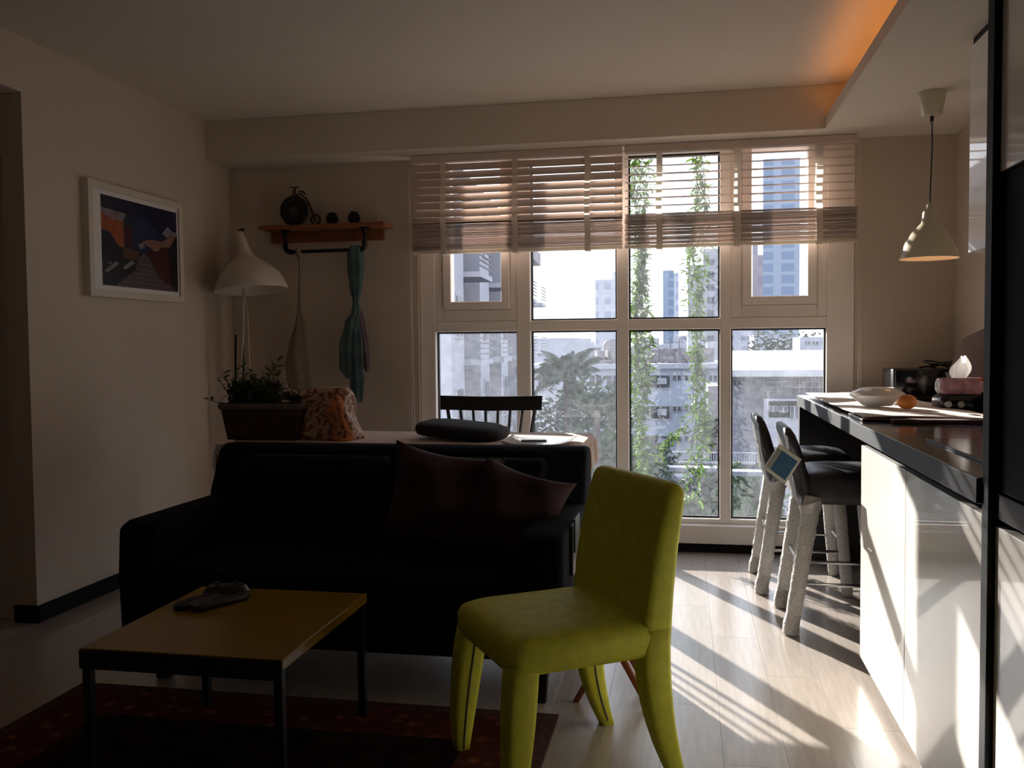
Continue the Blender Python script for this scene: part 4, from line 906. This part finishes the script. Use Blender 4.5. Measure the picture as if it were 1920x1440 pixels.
# flower bouquet
t = thing('flower_bouquet', 'small bouquet of pink and orange flowers in dark pot by the tall unit', 'flowers', (1.27, 4.05, ZK+.0005))
bm = bmesh.new(); lathe(bm, [(0, 0), (.04, 0), (.055, .05), (.06, .085), (.05, .086), (0, .08)], 20); fin(bm, 'pot', 'blackgloss', t, True)
rnd = random.Random(11)
for k in range(16):
    a = rnd.uniform(0, 6.28); r = rnd.uniform(0, .075); c0 = Vector((r*math.cos(a), r*math.sin(a), .105+.045*(1-r/.08)+rnd.uniform(0, .015)))
    bm = bmesh.new()
    for j in range(18):
        b_ = j*2.4; e_ = .3+.9*(j/18); add_leaf(bm, c0, (rnd.uniform(-.3, .3), -e_, b_), .024, .018)
    fin(bm, 'flower', ('pinkf', 'orangef', 'pinkf', 'wine')[k % 4], t)
# orchid behind the tall unit
t = thing('orchid', 'orchid with green leaf and peach bloom in front of the kitchen wall', 'plant', (1.36, 3.98, ZK+.0005))
bm = bmesh.new(); lathe(bm, [(0, 0), (.045, 0), (.055, .09), (.058, .12), (.05, .12), (0, .11)], 20); fin(bm, 'pot', 'ceramic', t, True)
bm = bmesh.new(); tube(bm, [(0, 0, .1), (.01, 0, .3), (-.02, 0, .48), (-.05, 0, .56)], .003, 6); fin(bm, 'stem', 'stem', t, True)
lm = leaf_mesh('leaf', .16, .05, 'leafd', .5, 6)
for a, e_, z in ((2.9, -.15, .34), (3.3, -.5, .12), (.5, -.5, .12), (1.8, -.4, .12)): inst('leaf', lm, t, (0, 0, z-.02), (0, e_, a))
for k, (dx, dz) in enumerate(((-.06, .56), (-.045, .52), (-.07, .50))):
    bm = bmesh.new()
    for j in range(6): add_leaf(bm, (dx, -.01*k, dz), (.3, -.3, j*PI/3), .034, .032)
    fin(bm, 'bloom', 'peachf', t)

# ------------------------------------------------------------------ vines outside the glass
vl = leaf_mesh('leaf', .060, .017, 'vine', .25, 3)
def vine(xc, y, ztop, zbot, spread, dens, label, seed, branch=None):
    t = thing('hanging_vine', label, 'vine', (xc, y, ztop)); rnd = random.Random(seed)
    st = bmesh.new(); strands = []
    for k in range(4):
        pts = []; ph = rnd.uniform(0, 6); ox = rnd.uniform(-spread, spread)*.5
        n_ = 26
        for i in range(n_+1):
            v = i/n_; pts.append(Vector((ox+spread*.35*math.sin(v*11+ph)+.0, rnd.uniform(-.02, .02)+.02*math.cos(v*9+ph), -(ztop-zbot)*v*(1-.08*k*(k > 1)))))
        strands.append(pts); tube(st, pts, .0022, 5)
    if branch:
        for bp in branch: strands.append([Vector(b_) for b_ in dense([tuple(q) for q in bp], 4)]); tube(st, strands[-1], .0018, 5)
    fin(st, 'stem', 'stem', t, True)
    bm = bmesh.new(); cnt = 0; tot = dens
    for k in range(tot):
        pts = strands[rnd.randrange(len(strands))] if rnd.random() < .45 or not branch else strands[rnd.randrange(4)]
        v = rnd.random()
        if v < .35 and rnd.random() < .35: v = .35+rnd.random()*.6
        q = v*(len(pts)-1); i = min(int(q), len(pts)-2); p_ = pts[i].lerp(pts[i+1], q-i)+Vector((rnd.gauss(0, spread*.16), rnd.gauss(0, .02), 0))
        rot = (rnd.uniform(-.6, .6), rnd.uniform(-.5, 1.1), rnd.uniform(0, 6.28))
        if cnt < 290: inst('leaf', vl, t, p_, rot, rnd.uniform(.7, 1.35)); cnt += 1
        else: add_leaf(bm, p_, rot, .056*rnd.uniform(.6, 1.25), .017)
    stuff(fin(bm, 'foliage', 'vine', t))
v1x = at(1203, 600, 5.92).x; v2x = at(1303, 600, 5.92).x
vine(v1x, 5.92, 2.62, .40, .075, 2300, 'dense leafy vine hanging outside the window, left of the two', 1)
vine(v2x, 5.92, 2.62, .22, .08, 1400, 'looser leafy vine hanging outside the window, right of the two', 2, branch=[[(-.02, 0, -1.85), (-.10, 0, -1.93), (-.20, 0, -2.02), (-.24, 0, -2.12)], [(0, 0, -1.75), (.06, 0, -1.9), (.04, 0, -2.05), (-.03, 0, -2.2)], [(0, 0, -.2), (.05, 0, -.35), (.07, 0, -.5), (.05, 0, -.62)]])

# ------------------------------------------------------------------ outside: ground and buildings
GZ = -14.0
bm = bmesh.new(); b2(bm, (-900, 5.9, GZ-1), (900, 2500, GZ)); struct(fin(bm, 'ground', 'b_asph'), 'hazy street level below the window')
def block(name, label, px0, px1, pytop, Y, depth, m, cat='building', z0=GZ, group=None, extra=None):
    a = at(px0, pytop, Y); b = at(px1, pytop, Y); t = thing(name, label, cat, ((a.x+b.x)/2, Y, z0), 0, group); w = (b.x-a.x)/2; h = (a.z+b.z)/2-z0
    bm = bmesh.new(); b2(bm, (-w, 0, 0), (w, depth, h)); fin(bm, 'wall', m, t); return t, w, h
def local(t, px, py, Y): return at(px, py, Y)-t.location
def win(t, Y, px0, py0, px1, py1, ac=False, mull=1, wall='b_white'):
    a = local(t, px0, py1, Y); b = local(t, px1, py0, Y); yy = a.y; fr = (b.x-a.x)*.06
    bm = bmesh.new(); d = .12
    b2(bm, (a.x-fr, yy-d, a.z-fr), (b.x+fr, yy+.02, a.z)); b2(bm, (a.x-fr, yy-d, b.z), (b.x+fr, yy+.02, b.z+fr)); b2(bm, (a.x-fr, yy-d, a.z), (a.x, yy+.02, b.z)); b2(bm, (b.x, yy-d, a.z), (b.x+fr, yy+.02, b.z))
    for k in range(mull): xm = a.x+(b.x-a.x)*(k+1)/(mull+1); b2(bm, (xm-.05, yy-.08, a.z), (xm+.05, yy, b.z))
    o = fin(bm, 'window', wall, t)
    bm = bmesh.new(); b2(bm, (a.x, yy-.04, a.z), (b.x, yy-.01, b.z)); fin(bm, 'pane', 'b_dark', o)
    if ac:
        bm = bmesh.new(); xa, za = a.x+(b.x-a.x)*.6, a.z+(b.z-a.z)*.55; b2(bm, (xa-.42, yy-.55, za-.28), (xa+.42, yy-.13, za+.28), .03); tube(bm, [(xa-.08, yy-.56, za), (xa-.08, yy-.58, za)], .22, 16); fin(bm, 'air_conditioner', 'b_white', t)
# middle apartment building
D = 85
t, w, h = block('apartment_building', 'white three storey building behind the two vines', 1100, 1347, 689, D, 14, 'b_blue')
for r0 in (704, 762, 818):
    for i, (a, b, c_, ac) in enumerate(((1106, 1128, 20, 0), (1138, 1160, 20, 0), (1200, 1217, 15, 0), (1220, 1256, 23, 1), (1262, 1277, 9, 0), (1284, 1300, 9, 0), (1313, 1324, 9, 0), (1328, 1345, 12, 0))):
        if r0 == 818 and a > 1290: continue
        win(t, D, a, r0, b, r0+c_, ac)
bm = bmesh.new(); b2(bm, (-w-.5, -.6, h-.1), (w+.5, 14.2, h+.35)); fin(bm, 'roof_slab', 'b_white', t)
bm = bmesh.new(); rnd = random.Random(3)
for k in range(46):
    x = rnd.uniform(-w, w); y = rnd.uniform(1, 10); s_ = [rnd.uniform(.2, 1.6), rnd.uniform(.3, 1.5), rnd.uniform(.2, 1.5)]; bx(bm, (x, y, h+.35+s_[2]/2), s_, rot=(0, 0, rnd.uniform(0, 1)))
stuff(fin(bm, 'roof_clutter', 'b_junk', t))
for px in (1232, 1256, 1273):
    a = local(t, px, 640, D); bm = bmesh.new(); tube(bm, [(a.x, 3, h), (a.x, 3, a.z+.3)], .07, 6); bx(bm, (a.x, 3, a.z-.1), (.9, .05, .05)); fin(bm, 'antenna', 'b_grey', t)
# grey block beside it with white panel
D = 74
t, w, h = block('concrete_block', 'windowless grey concrete block right of the vines', 1327, 1427, 724, D, 9, 'b_grey')
bm = bmesh.new(); a = local(t, 1372, 812, D); b = local(t, 1405, 797, D); b2(bm, (a.x, -.1, a.z), (b.x, .02, b.z)); fin(bm, 'white_panel', 'b_white', t)
bm = bmesh.new(); a = local(t, 1330, 830, D); b = local(t, 1427, 812, D); b2(bm, (a.x, -.3, a.z), (b.x, .02, b.z)); fin(bm, 'dark_band', 'b_mid', t)
# right building with white roof
D = 60
t, w, h = block('terrace_house', 'white house with broad white roof at the right window pane', 1360, 1640, 700, D, 10, 'b_white')
a = local(t, 1355, 693, D); b = local(t, 1640, 693, D)
bm = bmesh.new(); prism(bm, [(-3.2, a.z-.35), (-3.2, a.z+.05), (8, a.z+1.15), (8, a.z+.8)], 'x', a.x, b.x); fin(bm, 'roof', 'b_roof', t)
for q in ((1376, 700, 1389, 722, 0, 1), (1397, 700, 1417, 716, 1, 0), (1492, 700, 1512, 738, 0, 2), (1514, 700, 1544, 736, 0, 3), (1440, 708, 1462, 724, 0, 1)): win(t, D, q[0], q[1], q[2], q[3], q[4], q[5])
a = local(t, 1432, 775, D); b = local(t, 1640, 746, D); bm = bmesh.new(); b2(bm, (a.x, -3.4, a.z), (b.x, 0, b.z)); fin(bm, 'balcony', 'b_white', t)
a = local(t, 1432, 800, D-3.4); b = local(t, 1640, 748, D-3.4); bm = bmesh.new(); b2(bm, (a.x, -3.4, a.z-8), (b.x, -3.3, b.z)); fin(bm, 'lower_wall', 'b_white', t)
for q in ((1442, 762, 1457, 771), (1461, 762, 1476, 772), (1482, 762, 1497, 785)): win(t, D-3.4, *q)
bm = bmesh.new()
for k in range(9): x = a.x+(b.x-a.x)*k/8; tube(bm, [(x, -3.35, b.z), (x, -3.35, b.z+1.0)], .03, 5)
for q in (.4, .7, 1.0): tube(bm, [(a.x, -3.35, b.z+q), (b.x, -3.35, b.z+q)], .025, 5)
fin(bm, 'railing', 'b_grey', t)
# walkway with white railing and canopies lower down
D = 52
a = at(1225, 868, D); b = at(1440, 868, D)
t = thing('walkway_railing', 'white railed walkway below the white building', 'railing', ((a.x+b.x)/2, D, GZ)); w = (b.x-a.x)/2; z = a.z-GZ
bm = bmesh.new(); b2(bm, (-w, 0, z-.5), (w, 1.0, z)); b2(bm, (-w, .3, 0), (w, .9, z-.5)); fin(bm, 'deck', 'b_mid', t)
hh = (at(1300, 846, D).z-at(1300, 868, D).z)
for k in range(46):
    x = -w+2*w*k/45; bm = bmesh.new(); b2(bm, (x-.03, 0, z), (x+.03, .05, z+hh)); fin(bm, 'baluster', 'b_white', t)
bm = bmesh.new(); b2(bm, (-w, -.03, z+hh-.07), (w, .08, z+hh)); b2(bm, (-w, -.03, z+.03), (w, .08, z+.10)); fin(bm, 'handrail', 'b_white', t)
for px0, px1, py0, py1, Y, lab in ((1250, 1345, 877, 884, 44, 'white flat canopy under the railed walkway, left one'), (1362, 1430, 884, 892, 43, 'white flat canopy under the railed walkway, right one'), (1235, 1300, 893, 902, 36, 'lower pale canopy at the foot of the vines')):
    a = at(px0, py1, Y); b = at(px1, py0, Y); t = thing('canopy', lab, 'canopy', ((a.x+b.x)/2, Y, GZ)); w = (b.x-a.x)/2
    bm = bmesh.new(); b2(bm, (-w, 0, a.z-GZ), (w, .9, b.z-GZ-.03)); fin(bm, 'roof', 'b_canopy', t)
    for sx_ in (-1, 1): bm = bmesh.new(); tube(bm, [(sx_*w*.9, .3, 0), (sx_*w*.9, .3, a.z-GZ)], .08, 8); fin(bm, 'post', 'b_grey', t)
# low building in the second pane
D = 66
t, w, h = block('annex_building', 'low white annex left of the palm with a dark doorway', 990, 1046, 690, D, 8, 'b_white')
win(t, D, 1010, 707, 1022, 726); bm = bmesh.new(); b2(bm, (-w-.3, -1, h), (w+.3, 8.2, h+.25)); fin(bm, 'roof_slab', 'b_white', t)
bm = bmesh.new(); a = local(t, 1000, 698, D); b2(bm, (-w-.2, -1.2, a.z-.15), (w+.2, .02, a.z)); fin(bm, 'ledge', 'b_grey', t)
t, w, h = block('flat_roof_building', 'pale flat roofed building behind the palm', 985, 1076, 634, 105, 20, 'b_white')
# roof tank
a = at(1141, 668, 88); t = thing('water_tank', 'small domed water tank standing on the white building roof', 'tank', (a.x, 90, at(1200, 689, 85).z+.40))
bm = bmesh.new(); lathe(bm, [(0, 0), (.75, 0), (.75, 1.7), (.5, 2.1), (0, 2.3)], 20); fin(bm, 'tank', 'b_junk', t, True)
# left apartment building, facade running away from us
A = Vector((-8.75, 30)); Bp = Vector((-10.85, 62)); d2 = (Bp-A); Lf = d2.length; ang = math.atan2(d2.y, d2.x)
t = thing('apartment_tower', 'tall pale apartment building with balconies at far left of the window', 'building', (A.x, A.y, GZ), ang)
H = 21.2
bm = bmesh.new(); b2(bm, (0, .0, 0), (Lf, 7, H)); fin(bm, 'wall', 'b_blue', t)
nb = 5; bw = Lf/nb
for i in range(nb):
    x0 = i*bw
    bm = bmesh.new(); b2(bm, (x0+.02*bw, -.9, 0), (x0+.42*bw, 0, H)); fin(bm, 'pier', 'b_white', t)
    bm = bmesh.new(); b2(bm, (x0+.46*bw, -.35, 0), (x0+.94*bw, -.01, H-.6)); fin(bm, 'recess_wall', 'b_brown', t)
    for k in range(6):
        z = 1.4+k*3.3
        o_ = None
        bm = bmesh.new(); b2(bm, (x0+.12*bw, -.97, z+.9), (x0+.32*bw, -.9, z+2.5)); o_ = fin(bm, 'window', 'b_white', t)
        bm = bmesh.new(); b2(bm, (x0+.135*bw, -1.0, z+1.0), (x0+.305*bw, -.965, z+2.4)); fin(bm, 'pane', 'b_dark', o_)
        bm = bmesh.new(); b2(bm, (x0+.46*bw, -1.5, z-.1), (x0+.94*bw, -.35, z+.1)); o_ = fin(bm, 'balcony', 'b_white', t)
        bm = bmesh.new()
        for q in range(5): b2(bm, (x0+.46*bw, -1.5, z+.3+q*.2), (x0+.94*bw, -1.46, z+.36+q*.2))
        fin(bm, 'railing', 'b_brown', o_)
        bm = bmesh.new(); b2(bm, (x0+.55*bw, -.40, z+.1), (x0+.85*bw, -.34, z+2.3)); fin(bm, 'balcony_door', 'b_dark', o_)
bm = bmesh.new(); b2(bm, (-.3, -1.1, H-.5), (Lf+.3, 7, H+.3)); fin(bm, 'cornice', 'b_brown', t)
# skyline
block('glass_tower', 'tall blue glass skyscraper seen in the right casement', 1431, 1500, 297, 420, 40, 't_blue')
t, w, h = block('pale_tower', 'slim pinkish tower left of the blue skyscraper', 1411, 1431, 478, 330, 20, 't_pink'); bm = bmesh.new(); b2(bm, (-w, 0, h), (0, 20, h+3.5)); fin(bm, 'roof_block', 't_grey', t)
block('blue_tower', 'narrow blue tower between the two vines', 1243, 1263, 507, 520, 30, 't_blue')
block('white_tower', 'pale slab just right of the narrow blue tower', 1262, 1272, 512, 560, 20, 't_grid')
block('grid_tower', 'pale gridded tower at the right edge of the second pane', 1116, 1150, 524, 450, 30, 't_grid')
block('spire_tower', 'slender pale tower beside the gridded tower', 1148, 1160, 510, 480, 20, 't_grid')
D = 310
t, w, h = block('office_tower', 'grey stepped office block behind the right vine', 1318, 1372, 466, D, 25, 't_grey')
bm = bmesh.new(); a = local(t, 1290, 495, D); b = local(t, 1318, 495, D); b2(bm, (a.x, 4, 0), (b.x+.5, 22, a.z)); fin(bm, 'side_wing', 't_grey', t)
for r0 in (485, 509, 533, 557, 581, 605, 629):
    for c0 in (1326, 1348): win(t, D, c0, r0, c0+13, r0+12, wall='t_grey')
rnd = random.Random(21)
NTH = ['first', 'second', 'third', 'fourth', 'fifth', 'sixth', 'seventh', 'eighth', 'ninth', 'tenth', 'eleventh', 'twelfth']
for k, (px, py, ww) in enumerate(((1074, 641, 26), (1102, 648, 22), (1126, 636, 30), (1158, 650, 40), (1200, 634, 30), (1232, 646, 28), (1262, 630, 26), (1290, 622, 34), (1326, 640, 40), (1368, 618, 44), (1414, 628, 40), (1456, 634, 42))):
    block('city_block', 'hazy low city block on the horizon, %s from the left of its row' % NTH[k], px, px+ww, py, 170+18*(k % 5)+k*5, 16, 't_city', group='low city blocks on the horizon')
t, w, h = block('hill_house', 'small pale house at top right beyond the white roof', 1500, 1545, 632, 104, 7, 'b_white')
for q in ((1510, 640, 1518, 646), (1524, 640, 1534, 646)): win(t, 104, *q)

# ------------------------------------------------------------------ trees
def crown(bm, c, r, n, l, rnd, sq=1):
    for _ in range(n):
        d = Vector((rnd.gauss(0, 1), rnd.gauss(0, 1), rnd.gauss(0, 1))).normalized(); rr_ = r*rnd.uniform(.55, 1.05)
        p_ = Vector(c)+Vector((d.x*rr_, d.y*rr_, d.z*rr_*sq)); add_leaf(bm, p_, (rnd.uniform(-1, 1), rnd.uniform(-.8, .8), rnd.uniform(0, 6.28)), l*rnd.uniform(.6, 1.3), l*.5)
def tree(px, py, Y, r, label, m='treeleaf', seed=0, n=900, l=.45, group=None, lobes=6, name='tree'):
    a = at(px, py, Y); t = thing(name, label, 'tree', (a.x, Y, GZ), 0, group); rnd = random.Random(seed); zc = a.z-GZ-r*.8
    bm = bmesh.new(); tube(bm, [(0, 0, 0), (.2, 0, zc*.5), (0, 0, zc)], [.32, .26, .16], 8)
    for k in range(4): a_ = k*1.7; tube(bm, [(0, 0, zc-r*.7), (math.cos(a_)*r*.5, math.sin(a_)*r*.5, zc+r*.2)], [.12, .04], 6)
    fin(bm, 'trunk', 'bark', t, True)
    bm = bmesh.new()
    for k in range(lobes):
        d = Vector((rnd.uniform(-1, 1), rnd.uniform(-1, 1), rnd.uniform(-.7, .8)))*r*.62; crown(bm, Vector((0, 0, zc))+d, r*.55, n//lobes, l, rnd)
    stuff(fin(bm, 'foliage', m, t))
tree(1095, 735, 44, 3.4, 'leafy tree right of the palm in the second pane', 'treeleaf', 1, 1800)
tree(1040, 755, 40, 3.6, 'leafy tree below the palm at left of the second pane', 'treedk', 2, 1800)
tree(1135, 800, 34, 3.4, 'low leafy tree at the right of the second pane', 'treeleaf', 3, 1800)
tree(1070, 850, 28, 3.8, 'broad dark tree low in the second pane', 'treedk', 4, 2200, .38)
tree(1130, 900, 24, 2.8, 'dark tree close to the building low in the second pane', 'treedk', 14, 2000, .3)
tree(1330, 905, 34, 2.2, 'dark tree at the foot of the right vine', 'treedk', 5, 1500, .32)
tree(1395, 865, 44, 2.2, 'bushy tree behind the middle mullion below the canopy', 'treeleaf', 6, 1500)
tree(1225, 835, 50, 2.4, 'dark tree behind the left vine below the white building', 'treedk', 7, 1300)
tree(1395, 930, 28, 1.8, 'pale bush low in the right pane', 'treeleaf', 8, 1300, .3)
tree(1468, 618, 140, 6.2, 'hazy grey green tree above the white roof', 'treedk', 9, 1800, .9)
tree(1436, 640, 122, 4.2, 'hazy tree left of the small pale house', 'treedk', 10, 1400, .9)
tree(1331, 782, 62, 1.3, 'bare looking dark tree in front of the grey concrete block', 'treedk', 11, 500, .35)
# palm with fronds
a = at(1062, 700, 38); t = thing('palm_tree', 'palm tree with arching fronds in the second pane', 'palm', (a.x, 38, GZ)); zc = a.z-GZ
bm = bmesh.new(); tube(bm, [(0, 0, 0), (.15, 0, zc*.5), (0, 0, zc)], [.2, .17, .14], 10); fin(bm, 'trunk', 'bark', t, True)
rnd = random.Random(8)
def frond_mesh():
    bm = bmesh.new(); L_ = 1.9; pts = []
    for k in range(9): s_ = k/8; pts.append(Vector((L_*s_*(1-.15*s_*s_), 0, .55*s_-.95*s_*s_)))
    tube(bm, pts, [.02]*8+[.006], 4)
    for k in range(26):
        s_ = .1+.88*k/25; i = min(int(s_*8), 7); p_ = pts[i].lerp(pts[i+1], s_*8-i); l = .62*math.sin(PI*(.15+.8*s_))
        for sg in (-1, 1): add_leaf(bm, p_, (0, .9, sg*.8), l, .06)
    me = bpy.data.meshes.new('frond'); bm.to_mesh(me); bm.free(); me.materials.append(M['palm']); return me
fm = frond_mesh()
for k in range(34): inst('frond', fm, t, (0, 0, zc), (0, rnd.uniform(-1.1, .9), k*2.399), rnd.uniform(.65, 1.0))
for k, (px, py, Y) in enumerate(((1120, 770, 30), (1148, 740, 36))):
    a = at(px, py, Y); t = thing('palm_tree', ('small palm low in the second pane, left one', 'small palm at the right edge of the second pane')[k], 'palm', (a.x, Y, GZ)); zc = a.z-GZ
    bm = bmesh.new(); tube(bm, [(0, 0, 0), (0, 0, zc)], [.14, .1], 8); fin(bm, 'trunk', 'bark', t, True)
    for j in range(14): inst('frond', fm, t, (0, 0, zc), (0, rnd.uniform(-1, .2), j*2.399), rnd.uniform(.45, .7))
